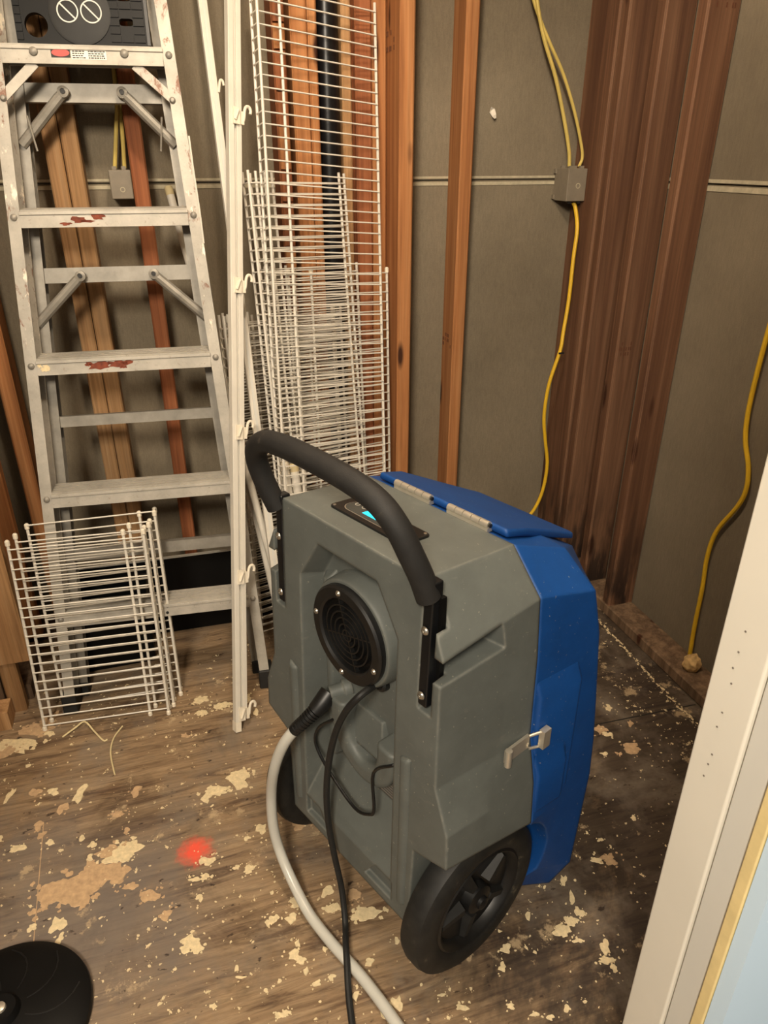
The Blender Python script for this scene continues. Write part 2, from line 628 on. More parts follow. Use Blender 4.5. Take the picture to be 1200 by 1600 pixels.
# drywall sheets (seen from behind, paper side), two courses with a pale cut-edge seam
ZS = 1.270
for z0, z1 in ((0.0, ZS - 0.0015), (ZS + 0.0015, ZC)):
    MB().box((XL, YB, z0), (XR, YB + 0.013, z1)).build('drywall_panel', 'gypsum', wb)
    MB().box((XR, 0.46, z0), (XR + 0.013, YB, z1)).build('drywall_panel', 'gypsum', wr)
    MB().box((XL - 0.013, 0.46, z0), (XL, YB, z1)).build('drywall_panel', 'gypsum', wl)
MB().box((XL - 0.02, YB + 0.014, 0), (XR + 0.02, YB + 0.03, ZC)).build('backing', 'gypsum', wb)
MB().box((XR + 0.014, 0.46, 0), (XR + 0.03, YB + 0.03, ZC)).build('backing', 'gypsum', wr)
MB().box((XL, YB - 0.002, ZS - 0.014), (XR, YB, ZS - 0.005)).build('panel_edge', 'paper_edge', wb)
MB().box((XL, YB - 0.002, ZS + 0.004), (XR, YB, ZS + 0.010)).build('panel_edge', 'paper_edge', wb)
MB().box((XR - 0.002, 0.46, ZS - 0.016), (XR, YB, ZS - 0.004)).build('panel_edge', 'paper_edge', wr)
MB().box((XR - 0.0015, 0.46, ZS + 0.003), (XR, YB, ZS + 0.011)).build('panel_edge', 'paper_edge', wr)

def stud(parent, lo, hi, mat, name='stud', label=None):
    cx, cy = (lo[0] + hi[0]) / 2, (lo[1] + hi[1]) / 2
    l = (lo[0] - cx, lo[1] - cy, 0)
    h = (hi[0] - cx, hi[1] - cy, hi[2] - lo[2])
    o = MB().cbox(l, h, 0.004).build(name, mat, parent, loc=(cx, cy, lo[2]))
    if label:
        o['label'] = label
    return o
G = 0.001
def bstud(x0, x1, mat, y0=2.03, z0=0.039, z1=2.40, name='stud'):
    return stud(wb, (x0, y0, z0), (x1, YB - G, z1), mat, name)
# back wall framing, left to right
bstud(-0.418, -0.380, 'wood_orange')
bstud(-0.200, -0.1625, 'wood_tan')
bstud(-0.1605, -0.122, 'wood_tan')
bstud(-0.014, 0.024, 'wood_red')
bstud(0.351, 0.383, 'wood_red')
bstud(0.396, 0.4375, 'wood_orange')
bstud(0.4395, 0.462, 'wood_orange')
bstud(0.530, 0.555, 'wood_tan', 2.060)
bstud(0.557, 0.600, 'wood_red')
bstud(0.602, 0.644, 'wood_orange', 2.045)
bstud(0.646, 0.686, 'wood_orange', 1.945)
bstud(0.852, 0.890, 'wood_orange')
# short packing blocks stacked down the narrow stud beside the wide pair
z = 0.42
rnd = random.Random(3)
k = 0
while z < 2.3:
    h = rnd.uniform(0.045, 0.11)
    MB().cbox((-0.014, -0.010, 0), (0.014, 0, h - 0.004), 0.003).build('packing_block', 'wood_red' if k % 3 else 'wood_orange', wb, loc=(0.367, 2.0295, z))
    z += h
    k += 1
# bottom plates
MB().cbox((-0.9475, -0.045, 0), (0.8625, 0.045, 0.038), 0.004, 0).build('bottom_plate', 'wood_grey', wb, loc=(0.3970, 2.0740, 0.0))
MB().cbox((-0.045, -0.80, 0), (0.045, 0.78, 0.038), 0.004, 1).build('bottom_plate', 'wood_grey', wr, loc=(1.3045, 1.2480, 0.0))
# right wall framing
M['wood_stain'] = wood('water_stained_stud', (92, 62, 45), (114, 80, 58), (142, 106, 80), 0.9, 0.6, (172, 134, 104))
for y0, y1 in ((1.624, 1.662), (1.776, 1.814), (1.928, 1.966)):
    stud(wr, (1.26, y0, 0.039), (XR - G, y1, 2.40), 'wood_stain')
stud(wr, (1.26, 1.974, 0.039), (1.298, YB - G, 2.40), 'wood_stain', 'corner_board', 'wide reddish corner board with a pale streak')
# left wall end: framing close to the camera
stud(wl, (-0.52, 1.99, 0.039), (-0.455, 2.028, 2.40), 'wood_orange')
stud(wl, (-0.55, 1.70, 0.16), (-0.43, 1.738, 1.95), 'wood_tan')
stud(wl, (-0.549, 1.70, 0.0), (-0.515, 1.738, 0.158), 'wood_grey', 'cripple_stud')
stud(wl, (-0.512, 1.705, 0.0), (-0.47, 1.735, 0.158), 'wood_tan', 'cripple_stud')
MB().box((-0.5595, 1.739, 0.0), (-0.545, 1.98, 2.40)).build('side_board', 'wood_grey', wl)
MB().cbox((-0.05, -0.10, 0), (0.05, 0.10, 0.05), 0.004, 1).build('bottom_plate', 'wood_grey', wl, loc=(-0.5085, 1.85, 0.0))
MB().box((-0.56, 1.64, 0.0), (-0.50, 1.698, 0.055)).build('nailing_block', 'wood_tan', wl)

# faint grade stamps printed on three boards (flat marks, rows of short strokes)
def stamp(parent, o, ux, uz, rows, cols, w, h, rnd):
    mb = MB()
    o, ux, uz = Vector(o), Vector(ux), Vector(uz)
    nrm = ux.cross(uz).normalized() * 0.0004
    for r in range(rows):
        for c in range(cols):
            if rnd.random() < 0.18:
                continue
            p = o + ux * (c * w * 1.35) - uz * (r * h * 1.5)
            for (a, b) in ((0, 0.25), (0.55, 0.8)):
                if rnd.random() < 0.25:
                    continue
                q = [p + ux * (a * w) , p + ux * (b * w), p + ux * (b * w) + uz * h, p + ux * (a * w) + uz * h]
                mb.add([v + nrm for v in q] + [v - nrm for v in q], [(0, 1, 2, 3), (7, 6, 5, 4), (0, 4, 5, 1), (1, 5, 6, 2), (2, 6, 7, 3), (3, 7, 4, 0)])
    ob = mb.build('grade_stamp', 'ink_soft', parent)
    ob['kind'] = 'stuff'
    return ob
rs = random.Random(11)
stamp(wb, (0.6455, 2.10, 1.60), (0, -1, 0), (0, 0, 1), 3, 5, 0.018, 0.011, rs)
stamp(wb, (0.8515, 2.11, 0.83), (0, -1, 0), (0, 0, 1), 3, 4, 0.013, 0.010, rs)
stamp(wr, (1.268, 1.7755, 0.84), (1, 0, 0), (0, 0, 1), 3, 3, 0.011, 0.010, rs)
stamp(wr, (1.275, 1.6235, 1.645), (1, 0, 0), (0, 0, 1), 2, 4, 0.012, 0.010, rs)

# doorway: jamb, stop, casing edge, painted front wall
tr = MB().box((0.490, 0.397, 0.0), (0.524, 0.456, 2.10)).build('trim_1', 'trim_white')
tag(tr, 'white painted door jamb at the right edge, nearest the closet', 'door jamb', kind='structure')
bevel(tr, 0.003, 2)
nh = MB()
for i, zz in enumerate((0.93, 0.905, 0.885, 0.868, 0.83, 0.81, 0.775, 0.76, 0.742)):
    nh.lathe([(0.0011, 0), (0.0011, 0.0006)], (0.4898, 0.428 + 0.0015 * ((i * 7) % 3), zz), (-1, 0, 0), 8)
n_ = nh.build('nail_dimples', 'grey_ink', tr)
n_['kind'] = 'stuff'
t2 = MB().box((0.4925, 0.362, 0.0), (0.524, 0.3955, 2.10)).build('trim_2', 'trim_grey')
tag(t2, 'pale grey door stop strip beside the white jamb', 'door stop', kind='structure')
bevel(t2, 0.003, 2)
t3 = MB().box((0.489, 0.346, 0.0), (0.522, 0.3605, 2.10)).build('trim_3', 'trim_yellow')
tag(t3, 'cream paint edge between door stop and blue wall', 'trim', kind='structure')
bevel(t3, 0.002, 2)
MB().box((0.491, 0.325, 0.0), (1.9, 0.345, ZC)).build('painted_board', 'wall_blue', wf)
MB().box((0.526, 0.347, 0.0), (1.40, 0.455, ZC)).build('wall_core', 'gypsum', wf)
MB().box((-0.9, 0.345, 2.12), (0.49, 0.455, ZC)).build('header', 'gypsum', wf)
MB().box((-1.6, 0.345, 0.0), (-0.575, 0.455, ZC)).build('wall_core', 'gypsum', wf)

# dried paint and plaster stuck to the floor: flat irregular flakes
BLOBS = [(-0.229,1.173,0.037,0.025,-0.3,0),(-0.216,1.155,0.016,0.019,-0.3,0),(-0.32,1.1,0.052,0.035,-0.3,1),(-0.285,1.118,0.053,0.033,-0.3,1),(-0.235,1.114,0.024,0.028,-0.3,1),(-0.362,1.105,0.036,0.033,-0.3,1),(-0.338,1.035,0.014,0.019,-0.3,0),(-0.332,1.003,0.007,0.012,-0.3,0),(-0.093,0.919,0.024,0.017,-0.3,0),(-0.105,0.914,0.012,0.01,-0.3,0),(-0.042,1.09,0.016,0.011,-0.3,0),(-0.058,1.096,0.011,0.008,-0.3,0),(0.041,1.295,0.035,0.029,-0.3,0),(-0.021,1.274,0.03,0.015,-0.3,0),(0.029,1.044,0.016,0.012,-0.3,0),(0.007,1.058,0.007,0.006,-0.3,0),(-0.072,1.011,0.008,0.008,-0.3,0),(-0.166,1.044,0.023,0.014,-0.3,1),(-0.139,0.993,0.013,0.011,-0.3,1),(-0.378,1.387,0.013,0.012,-0.3,0),(-0.418,1.397,0.013,0.014,-0.3,1),(-0.318,1.362,0.013,0.026,-0.3,0),(-0.353,1.329,0.013,0.015,-0.3,1),(-0.474,1.405,0.007,0.024,-0.3,0),(-0.231,1.273,0.02,0.009,-0.3,1),(-0.193,1.331,0.012,0.016,-0.3,1),(-0.038,1.262,0.013,0.013,-0.3,0),(-0.306,1.23,0.006,0.01,-0.3,0),(-0.283,1.206,0.008,0.01,-0.3,0),(-0.287,1.174,0.007,0.01,-0.3,0),(-0.439,1.243,0.019,0.009,-0.3,0),(-0.371,1.239,0.011,0.007,-0.3,0),(-0.347,1.211,0.005,0.005,-0.3,0),(-0.391,1.265,0.008,0.011,-0.3,1),(-0.4,1.294,0.011,0.013,-0.3,1),(-0.213,1.222,0.007,0.009,-0.3,1),(-0.444,1.49,0.006,0.007,-0.3,0),(0.07,1.139,0.011,0.015,-0.3,0),(0.037,1.123,0.007,0.007,-0.3,0),(0.15,1.123,0.014,0.014,-0.3,1),(0.117,0.939,0.015,0.015,-0.3,0),(0.057,0.921,0.015,0.012,-0.3,0),(0.095,0.913,0.012,0.01,-0.3,0),(0.176,0.949,0.012,0.013,-0.3,0),(0.175,0.91,0.016,0.009,-0.3,0),(0.228,0.926,0.015,0.017,-0.3,1),(0.241,0.88,0.033,0.013,-0.3,0),(0.219,0.882,0.023,0.008,-0.3,0),(0.097,0.86,0.006,0.007,-0.3,0),(0.087,0.841,0.012,0.01,-0.3,0),(0.097,0.828,0.011,0.007,-0.3,0),(0.102,0.805,0.006,0.007,-0.3,0),(0.144,0.835,0.006,0.005,-0.3,0),(0.144,0.781,0.007,0.006,-0.3,0),(0.053,0.802,0.005,0.004,-0.3,0),(0.116,0.778,0.008,0.006,-0.3,0),(0.027,0.793,0.005,0.004,-0.3,0),(0.217,0.787,0.009,0.008,-0.3,0),(0.243,0.703,0.01,0.013,-0.3,0),(0.177,0.737,0.006,0.009,-0.3,0),(0.216,0.693,0.006,0.01,-0.3,0),(0.115,0.746,0.003,0.003,-0.3,0),(-0.065,0.794,0.006,0.006,-0.3,0),(0.047,0.746,0.016,0.006,-0.3,0),(-0.014,0.83,0.009,0.003,-0.3,0),(-0.018,0.848,0.005,0.006,-0.3,0),(0.349,0.663,0.012,0.005,-0.3,0),(0.431,0.64,0.008,0.005,-0.3,0),(0.465,0.615,0.008,0.004,-0.3,0),(0.488,0.603,0.007,0.005,-0.3,0),(0.523,0.607,0.007,0.006,-0.3,0),(0.559,0.608,0.004,0.004,-0.3,0),(0.538,0.781,0.006,0.009,-0.3,0),(0.447,0.706,0.007,0.009,-0.3,0),(0.468,0.735,0.011,0.009,-0.3,0),(0.517,0.712,0.004,0.004,-0.3,0),(0.592,0.732,0.018,0.014,-0.3,0),(0.613,0.745,0.015,0.012,-0.3,0),(0.638,0.758,0.01,0.011,-0.3,0),(0.64,0.789,0.006,0.015,-0.3,0),(0.574,0.733,0.01,0.006,-0.3,0),(0.647,0.682,0.01,0.015,-0.3,0),(0.641,0.643,0.007,0.007,-0.3,0),(0.637,0.66,0.017,0.007,-0.3,0),(0.605,0.708,0.01,0.005,-0.3,0),(0.735,0.848,0.012,0.008,-0.3,0),(0.765,0.842,0.019,0.014,-0.3,1),(0.77,0.891,0.007,0.005,-0.3,0),(0.873,0.919,0.007,0.007,-0.3,0),(0.988,1.099,0.029,0.02,-0.3,1),(0.964,1.164,0.013,0.009,-0.3,0),(0.953,1.185,0.02,0.017,-0.3,1),(1.023,1.249,0.009,0.013,-0.3,0),(1.043,1.179,0.008,0.01,-0.3,1),(0.92,1.107,0.008,0.007,-0.3,0),(0.836,1.059,0.006,0.006,-0.3,0),(0.644,0.829,0.007,0.012,-0.3,0),(0.026,1.57,0.026,0.018,-0.3,0),(-0.021,1.556,0.017,0.015,-0.3,0),(-0.017,1.604,0.021,0.016,-0.3,0),(0.095,1.567,0.017,0.023,-0.3,0),(0.07,1.548,0.016,0.015,-0.3,0),(0.113,1.514,0.009,0.012,-0.3,0),(-0.072,1.48,0.013,0.007,-0.3,1),(-0.483,1.577,0.065,0.022,-0.3,0),(-0.443,1.619,0.041,0.025,-0.3,1),(-0.414,1.64,0.017,0.041,-0.3,1),(-0.505,1.557,0.032,0.019,-0.3,1),(-0.476,1.283,0.007,0.007,-0.3,0),(-0.058,1.056,0.011,0.007,-0.3,0),(-0.078,1.055,0.011,0.006,-0.3,0),(-0.294,1.062,0.008,0.007,-0.3,1),(-0.246,1.178,0.03,0.015,-0.3,1),(-0.385,1.043,0.01,0.008,-0.3,0),(-0.203,1.078,0.013,0.01,-0.3,1),(0.068,0.979,0.005,0.004,-0.3,0),(0.188,0.851,0.006,0.005,-0.3,0),(0.323,0.693,0.007,0.003,-0.3,0),(0.471,0.769,0.004,0.004,-0.3,0),(0.32,0.655,0.004,0.004,-0.3,0),(0.309,0.826,0.006,0.005,-0.3,0),(0.278,0.81,0.006,0.007,-0.3,0)]
def flakes(name, mat, items, seed):
    r = random.Random(seed)
    mb = MB()
    def blob(x, y, a, b, ang, h):
        h = h * r.uniform(0.6, 1.4)
        n = 6 if a < 0.004 else 9 if a < 0.006 else (16 if a < 0.02 else 26)
        ph = [r.uniform(0, 6.28) for _ in range(5)]
        amp = [0.20, 0.16, 0.13, 0.10, 0.08]
        top = []
        for k in range(n):
            t = 2 * math.pi * k / n
            q = 1 + sum(amp[i] * math.sin((i + 2) * t + ph[i]) for i in range(5)) + r.uniform(-0.10, 0.10)
            px, py = a * q * math.cos(t), b * q * math.sin(t)
            top.append((x + px * math.cos(ang) - py * math.sin(ang), y + px * math.sin(ang) + py * math.cos(ang)))
        vs = [(p[0], p[1], 0.0002) for p in top] + [(x + (p[0] - x) * 0.93, y + (p[1] - y) * 0.93, h) for p in top]
        fs = [(k, (k + 1) % n, n + (k + 1) % n, n + k) for k in range(n)] + [tuple(range(n, 2 * n))]
        mb.add(vs, fs)
    for (x, y, a, b, ang, c) in items:
        h = r.uniform(0.0006, 0.0014)
        if a > 0.014:
            for _ in range(5):
                t = r.uniform(0, 6.28)
                d = r.uniform(0.1, 0.62)
                s = r.uniform(0.42, 0.70)
                blob(x + a * d * math.cos(t), y + b * d * math.sin(t), a * s, b * s, ang + r.uniform(-0.4, 0.4), h)
            for _ in range(9):
                t = r.uniform(0, 6.28)
                d = r.uniform(0.9, 1.5)
                s = r.uniform(0.06, 0.16)
                blob(x + a * d * math.cos(t), y + b * d * math.sin(t), a * s, a * s, 0, h)
        else:
            blob(x, y, a * 0.95, b * 0.95, ang, h)
            for _ in range(3 if a > 0.003 else 0):
                t = r.uniform(0, 6.28)
                d = r.uniform(1.2, 2.4)
                blob(x + a * d * math.cos(t), y + b * d * math.sin(t), a * 0.2, a * 0.2, 0, h)
    me = bpy.data.meshes.new(name)
    me.from_pydata(mb.v, [], mb.f)
    o = link(name, me, mat, fl)
    o['kind'] = 'stuff'
    return o
rb = random.Random(21)
specks = []
while len(specks) < 1500:
    x, y = rb.uniform(-0.55, 1.20), rb.uniform(0.52, 1.85)
    if noise.noise(Vector((x * 4.0, y * 4.0, 2.0))) + rb.uniform(-0.5, 0.5) < 0.05:
        continue
    s = rb.choice((0.0010, 0.0013, 0.0013, 0.0017, 0.0022, 0.0030))
    specks.append((x, y, s * rb.uniform(0.8, 1.7), s, rb.uniform(0, 3), 0))
flakes('paint_flakes', 'paint_pale', [b for b in BLOBS if b[5] == 0], 5)
flakes('plaster_smears', 'paint_tan', [b for b in BLOBS if b[5] == 1], 6)
sp = MB()
flakes('paint_specks', 'paint_pale', specks, 8)
# pale dust line along the right bottom plate
tl = []
for i in range(90):
    t = i / 89
    y = 1.66 - 0.56 * t
    tl.append((1.222 - 0.018 * t + rb.uniform(-0.006, 0.006), y + rb.uniform(-0.004, 0.004), rb.uniform(0.0015, 0.004), rb.uniform(0.0025, 0.007), 0, 0))
flakes('caulk_line', 'paint_pale', tl, 9)
# sheet joints in the plywood
j = MB()
j.bar((-0.39, 1.30, 0.0004), (-0.376, 0.95, 0.0004), 0.0016, 0.0006, (0, 0, 1))
j.build('plywood_joint', 'paint_tan', fl)
j = MB()
j.bar((0.95, 1.203, 0.0004), (1.255, 1.19, 0.0004), 0.003, 0.0006, (0, 0, 1))
j.build('plywood_joint', 'ink', fl)

# soil/vent pipe inside the wall
p = MB().lathe([(0.030, 0.0), (0.030, 2.36)], (0.497, 2.085, 0.038), (0, 0, 1), 32).build('vent_pipe', 'black_abs', smooth=True)
tag(p, 'black plastic vent pipe standing in the back wall between studs', 'pipe')
# ------------------------------------------------------------------ dehumidifier (local x = to its right as faced, y = back, z = up)
DH = empty('dehumidifier', (0.3161, 0.9563, 0.0))
DH.rotation_euler = (0, 0, R(-66.5))
tag(DH, 'grey and blue wheeled commercial dehumidifier with black handle', 'dehumidifier')

def mirror_ring(half, y):
    # half: right-hand outline bottom centre -> top centre, y scalar or list
    ys = y if isinstance(y, (list, tuple)) else [y] * len(half)
    rt = [(x, yy, z) for (x, z), yy in zip(half, ys)]
    lf = [(-x, yy, z) for (x, z), yy in reversed(list(zip(half, ys))) if x > 1e-6]
    return rt + lf

F = [(0, 0.130), (0.172, 0.130), (0.178, 0.322), (0.250, 0.345), (0.247, 0.412), (0.217, 0.487), (0.213, 0.660), (0.216, 0.718), (0.168, 0.826), (0, 0.826)]
SE = [(0, 0.100), (0.172, 0.100), (0.180, 0.300), (0.261, 0.306), (0.256, 0.397), (0.238, 0.487), (0.235, 0.640), (0.228, 0.746), (0.170, 0.814), (0, 0.814)]
fy = [-0.118, -0.118, -0.114, -0.113, -0.112, -0.110, -0.106, -0.104, -0.098, -0.098]
def blend(a, b, n):
    return [[tuple(p[i] + (q[i] - p[i]) * k / n for i in range(3)) for p, q in zip(a, b)] for k in range(n)]
RF, RS = mirror_ring(F, fy), mirror_ring(SE, 0.085)
body = MB().loft(blend(RF, RS, 10) + [RS]).build('body', 'roto_grey', DH)
cut = []
for s in (-1, 1):
    # hand notch in the flank
    q = [(0.170, -0.15, 0.668), (0.30, -0.15, 0.668), (0.30, 0.026, 0.690), (0.178, 0.010, 0.690),
         (0.170, -0.15, 0.708), (0.30, -0.15, 0.708), (0.30, 0.014, 0.737), (0.178, 0.004, 0.733)]
    if s < 0:
        q = [(-a, b, c) for a, b, c in q]
        q = [q[1], q[0], q[3], q[2], q[5], q[4], q[7], q[6]]
    cut.append(MB().hexa(q))
    # slot for the handle post
    a, b = sorted((s * 0.171, s * 0.199))
    cut.append(MB().box((a, -0.2, 0.612), (b, -0.080, 0.95)))
    # scooped corner above the notch
    a, b = sorted((s * 0.190, s * 0.240))
    cut.append(MB().lathe([(0.030, -0.15), (0.030, -0.078)], (s * 0.214, 0, 0.782), (0, 1, 0), 20))
# shallow face recess with a sloping sill
def recess(w, zt, zc, y, zb):
    return [(-w, y, zb), (w, y, zb), (w, y, zc), (w * 0.60, y, zt), (-w * 0.60, y, zt), (-w, y, zc)]
cut.append(MB().loft([recess(0.130, 0.790, 0.712, -0.160, 0.120), recess(0.124, 0.782, 0.705, -0.108, 0.212), recess(0.112, 0.768, 0.694, -0.060, 0.300)]))
# two slanted pockets low on the face
for s in (-1, 1):
    x0, x1, x2 = s * 0.052, s * 0.128, s * 0.128
    a = [(x0, -0.2, 0.150), (x1, -0.2, 0.150), (x1, -0.2, 0.196), (x0 + s * 0.03, -0.2, 0.196)]
    b = [(p[0] * 0.97 + 0.003 * s, -0.106, p[2]) for p in a]
    cut.append(MB().loft([a, b]))
boolean(body, cut)
smooth_sharp(body, 13)

# blue rear cover
C0 = [(0, 0.050), (0.172, 0.040), (0.215, 0.120), (0.261, 0.306), (0.256, 0.397), (0.238, 0.487), (0.235, 0.640), (0.228, 0.746), (0.170, 0.812), (0, 0.812)]
C1 = [(0, 0.012), (0.236, 0.010), (0.258, 0.070), (0.262, 0.306), (0.261, 0.397), (0.259, 0.487), (0.257, 0.640), (0.253, 0.728), (0.190, 0.778), (0, 0.782)]
y1 = [0.216, 0.216, 0.244, 0.254, 0.248, 0.238, 0.216, 0.192, 0.190, 0.20]
C2 = [(0, 0.060), (0.140, 0.060), (0.160, 0.130), (0.170, 0.306), (0.168, 0.397), (0.165, 0.487), (0.155, 0.620), (0.145, 0.668), (0.118, 0.704), (0, 0.706)]
R0, R1, R2 = mirror_ring(C0, 0.087), mirror_ring(C1, y1), mirror_ring(C2, 0.322)
cover = MB().loft(blend(R0, R1, 8) + blend(R1, R2, 6) + [R2]).build('rear_cover', 'roto_blue', DH)
well = []
for s in (-1, 1):
    a, b = (0.168, 0.40) if s > 0 else (-0.40, -0.168)
    well.append(MB().lathe([(0.170, a), (0.170, b)], (0, 0, 0.1524), (1, 0, 0), 40))
boolean(cover, well)
smooth_sharp(cover, 13)
# raised pads on the blue flanks
for s in (-1, 1):
    mb = MB()
    for (ya, yb, zl, zt, xo, xb) in ((0.089, 0.180, 0.330, 0.610, 0.247, 0.262), (0.089, 0.160, 0.320, 0.455, 0.2605, 0.267)):
        q = [(0.22, ya, zl), (xo, ya, zl), (xb, yb, zl), (0.22, yb, zl), (0.22, ya, zt), (xo - 0.018, ya, zt), (xb - 0.016, yb, zt), (0.22, yb, zt)]
        mid = [(0.22, ya, zt - 0.045), (xo, ya, zt - 0.045), (xb, yb, zt - 0.040), (0.22, yb, zt - 0.040)]
        ring = lambda pts: [(s * a, b, c) for a, b, c in pts]
        mb.loft([ring(q[:4]), ring(mid), ring(q[4:])])
    bevel(mb.build('cover_pad', 'roto_blue', DH), 0.006, 3, 25)
# hinged lid on the blue top
L0 = [(-0.150, 0.094, 0.812), (0.150, 0.094, 0.812), (0.148, 0.150, 0.798), (0.114, 0.330, 0.712), (-0.118, 0.330, 0.712), (-0.156, 0.150, 0.798)]
L1 = [(a * 0.985, b, c + 0.014) for a, b, c in L0]
bevel(MB().loft([L0, L1]).build('lid', 'roto_blue', DH), 0.005, 3, 30)
# two long hinges with knuckles
for xa, xb in ((-0.098, -0.010), (0.030, 0.118)):
    h = MB()
    n = 5
    for i in range(n):
        a = xa + (xb - xa) * i / n
        b = xa + (xb - xa) * (i + 0.94) / n
        h.lathe([(0.0062, a), (0.0062, b)], (0, 0.090, 0.823), (1, 0, 0), 14)
    h.box((xa, 0.0845, 0.812), (xb, 0.0955, 0.8195))
    hg = h.build('hinge', 'chrome', DH, True)
    MB().lathe([(0.0035, xa - 0.001), (0.0035, xb + 0.002)], (0, 0.090, 0.823), (1, 0, 0), 10).build('hinge_pin', 'black_plastic', hg)
# flank latches
for s in (-1, 1):
    l = MB()
    l.box((s * 0.2375 if s > 0 else -0.2425, 0.022, 0.470), (0.2425 if s > 0 else -0.2375, 0.078, 0.496))
    lt = l.build('latch', 'chrome', DH)
    x = s * 0.2445
    MB().lathe([(0.006, -0.016), (0.006, 0.016)], (x, 0.024, 0.483), (0, 0, 1), 12).build('latch_pivot', 'chrome', lt, True)
    MB().tube(smooth_path([(x, 0.074, 0.498), (x + s * 0.006, 0.085, 0.501), (x + s * 0.014, 0.100, 0.503), (x + s * 0.014, 0.106, 0.498), (x + s * 0.014, 0.106, 0.476), (x + s * 0.008, 0.095, 0.470), (x, 0.076, 0.470)], 4), 0.0026, 8).build('latch_loop', 'chrome', lt, True)
    MB().box((min(s * 0.251, s * 0.2615), 0.0905, 0.470), (max(s * 0.251, s * 0.2615), 0.108, 0.506)).build('latch_keeper', 'chrome', lt)

# control panel on the top
def top_z(y):
    return 0.826 - (y + 0.098) * (0.012 / 0.183)
def rr(w0, w1, y0, y1, r, n=5):
    pts = []
    for (cx, cy, a0) in ((w1 - r, y1 - r, 0), (w0 + r, y1 - r, 90), (w0 + r, y0 + r, 180), (w1 - r, y0 + r, 270)):
        for i in range(n):
            a = R(a0 + 90 * i / (n - 1))
            pts.append((cx + r * math.cos(a), cy + r * math.sin(a)))
    return pts
def slab(pts, h0, h1):
    return MB().loft([[(x, y, top_z(y) + h0) for x, y in pts], [(x, y, top_z(y) + h1) for x, y in pts]])
pn = slab(rr(-0.098, 0.080, -0.056, 0.002, 0.008), -0.002, 0.004).build('control_panel', 'black_plastic', DH)
bevel(pn, 0.0015, 2)
pad = rr(-0.082, 0.064, -0.046, -0.008, 0.0185, 9)
slab(pad, 0.003, 0.0046).build('panel_rim', 'chrome', pn)
slab([(x * 0.978 - 0.0003, (y + 0.027) * 0.93 - 0.027) for x, y in pad], 0.004, 0.0052).build('touch_pad', 'pad_grey', pn)
slab([(-0.038, -0.036), (0.020, -0.036), (0.020, -0.013), (-0.038, -0.013)], 0.005, 0.0056).build('display', 'screen', pn)
for (x, y) in ((-0.068, -0.020), (-0.051, -0.020), (0.034, -0.020), (0.048, -0.022)):
    MB().lathe([(0.0046, 0.0), (0.0046, 0.0006), (0.0036, 0.0006), (0.0036, 0.0)], (x, y, top_z(y) + 0.0051), (0, 0, 1), 20, True).build('button', 'white_ink', pn)
for (x, y) in ((-0.091, -0.050), (-0.091, -0.004), (0.073, -0.050), (0.073, -0.004)):
    MB().lathe([(0.0030, 0), (0.0026, 0.0012), (0.0, 0.0014)], (x, y, top_z(y) + 0.0036), (0, 0, 1), 12).build('screw', 'screw', pn, True)

# handle: flat black posts in the slots and a foam-wrapped bow
def screw(parent, x, y, z, r=0.0055):
    o = MB().lathe([(r * 1.25, 0), (r * 1.2, 0.0012), (r * 0.8, 0.0035), (r * 0.42, 0.004), (r * 0.38, 0.0022), (0, 0.0022)], (x, y, z), (0, -1, 0), 16).build('screw', 'screw', parent, True)
    return o
hd = empty('handle')
hd.parent = DH
for s in (-1, 1):
    ps = MB()
    a, b = sorted((s * 0.1715, s * 0.1895))
    ps.hexa([(a, -0.108, 0.622), (b, -0.108, 0.622), (b, -0.0805, 0.622), (a, -0.0805, 0.622), (a, -0.100, 0.828), (b, -0.100, 0.828), (b, -0.0805, 0.828), (a, -0.0805, 0.828)])
    po = ps.build('handle_post', 'black_abs', hd)
    bevel(po, 0.003, 2)
    screw(po, s * 0.180, -0.1045, 0.752)
    screw(po, s * 0.180, -0.1085, 0.642)
    MB().box((min(s * 0.1900, s * 0.1960), -0.090, 0.640), (max(s * 0.1900, s * 0.1960), -0.081, 0.805)).build('post_channel', 'dark_void', hd)
path = [(0.176, -0.096, 0.800), (0.170, -0.105, 0.834), (0.161, -0.116, 0.868), (0.145, -0.127, 0.907), (0.114, -0.134, 0.934), (0.054, -0.138, 0.947), (-0.04, -0.139, 0.951), (-0.108, -0.138, 0.948), (-0.150, -0.135, 0.939), (-0.182, -0.131, 0.919), (-0.199, -0.123, 0.890), (-0.199, -0.112, 0.850), (-0.188, -0.098, 0.802)]
sp_ = smooth_path(path, 6)
MB().tube(sp_, 0.0178, 18).build('grip', 'foam_grip', hd, True)

# fan outlet
FC = Vector((0.0, -0.100, 0.643))
MB().lathe([(0.100, 0.050), (0.096, 0.012), (0.093, 0.006), (0.064, 0.006), (0.062, 0.035)], FC, (0, 1, 0), 48).build('fan_boss', 'roto_grey', DH, True)
fan = MB().lathe([(0.0875, 0.006), (0.0875, -0.003), (0.084, -0.0065), (0.068, -0.0065), (0.0645, -0.003), (0.0635, 0.008)], FC, (0, 1, 0), 56, True).build('fan_guard', 'black_plastic', DH, True)
MB().lathe([(0.0, 0.030), (0.064, 0.030), (0.064, 0.006)], FC, (0, 1, 0), 40).build('fan_throat', 'dark_void', fan, True)
for r_ in (0.010, 0.020, 0.031, 0.042, 0.053):
    MB().lathe([(r_ + 0.0013, 0.006), (r_ + 0.0013, -0.002), (r_ - 0.0013, -0.002), (r_ - 0.0013, 0.006)], FC, (0, 1, 0), 36, True).build('grille_ring', 'black_plastic', fan)
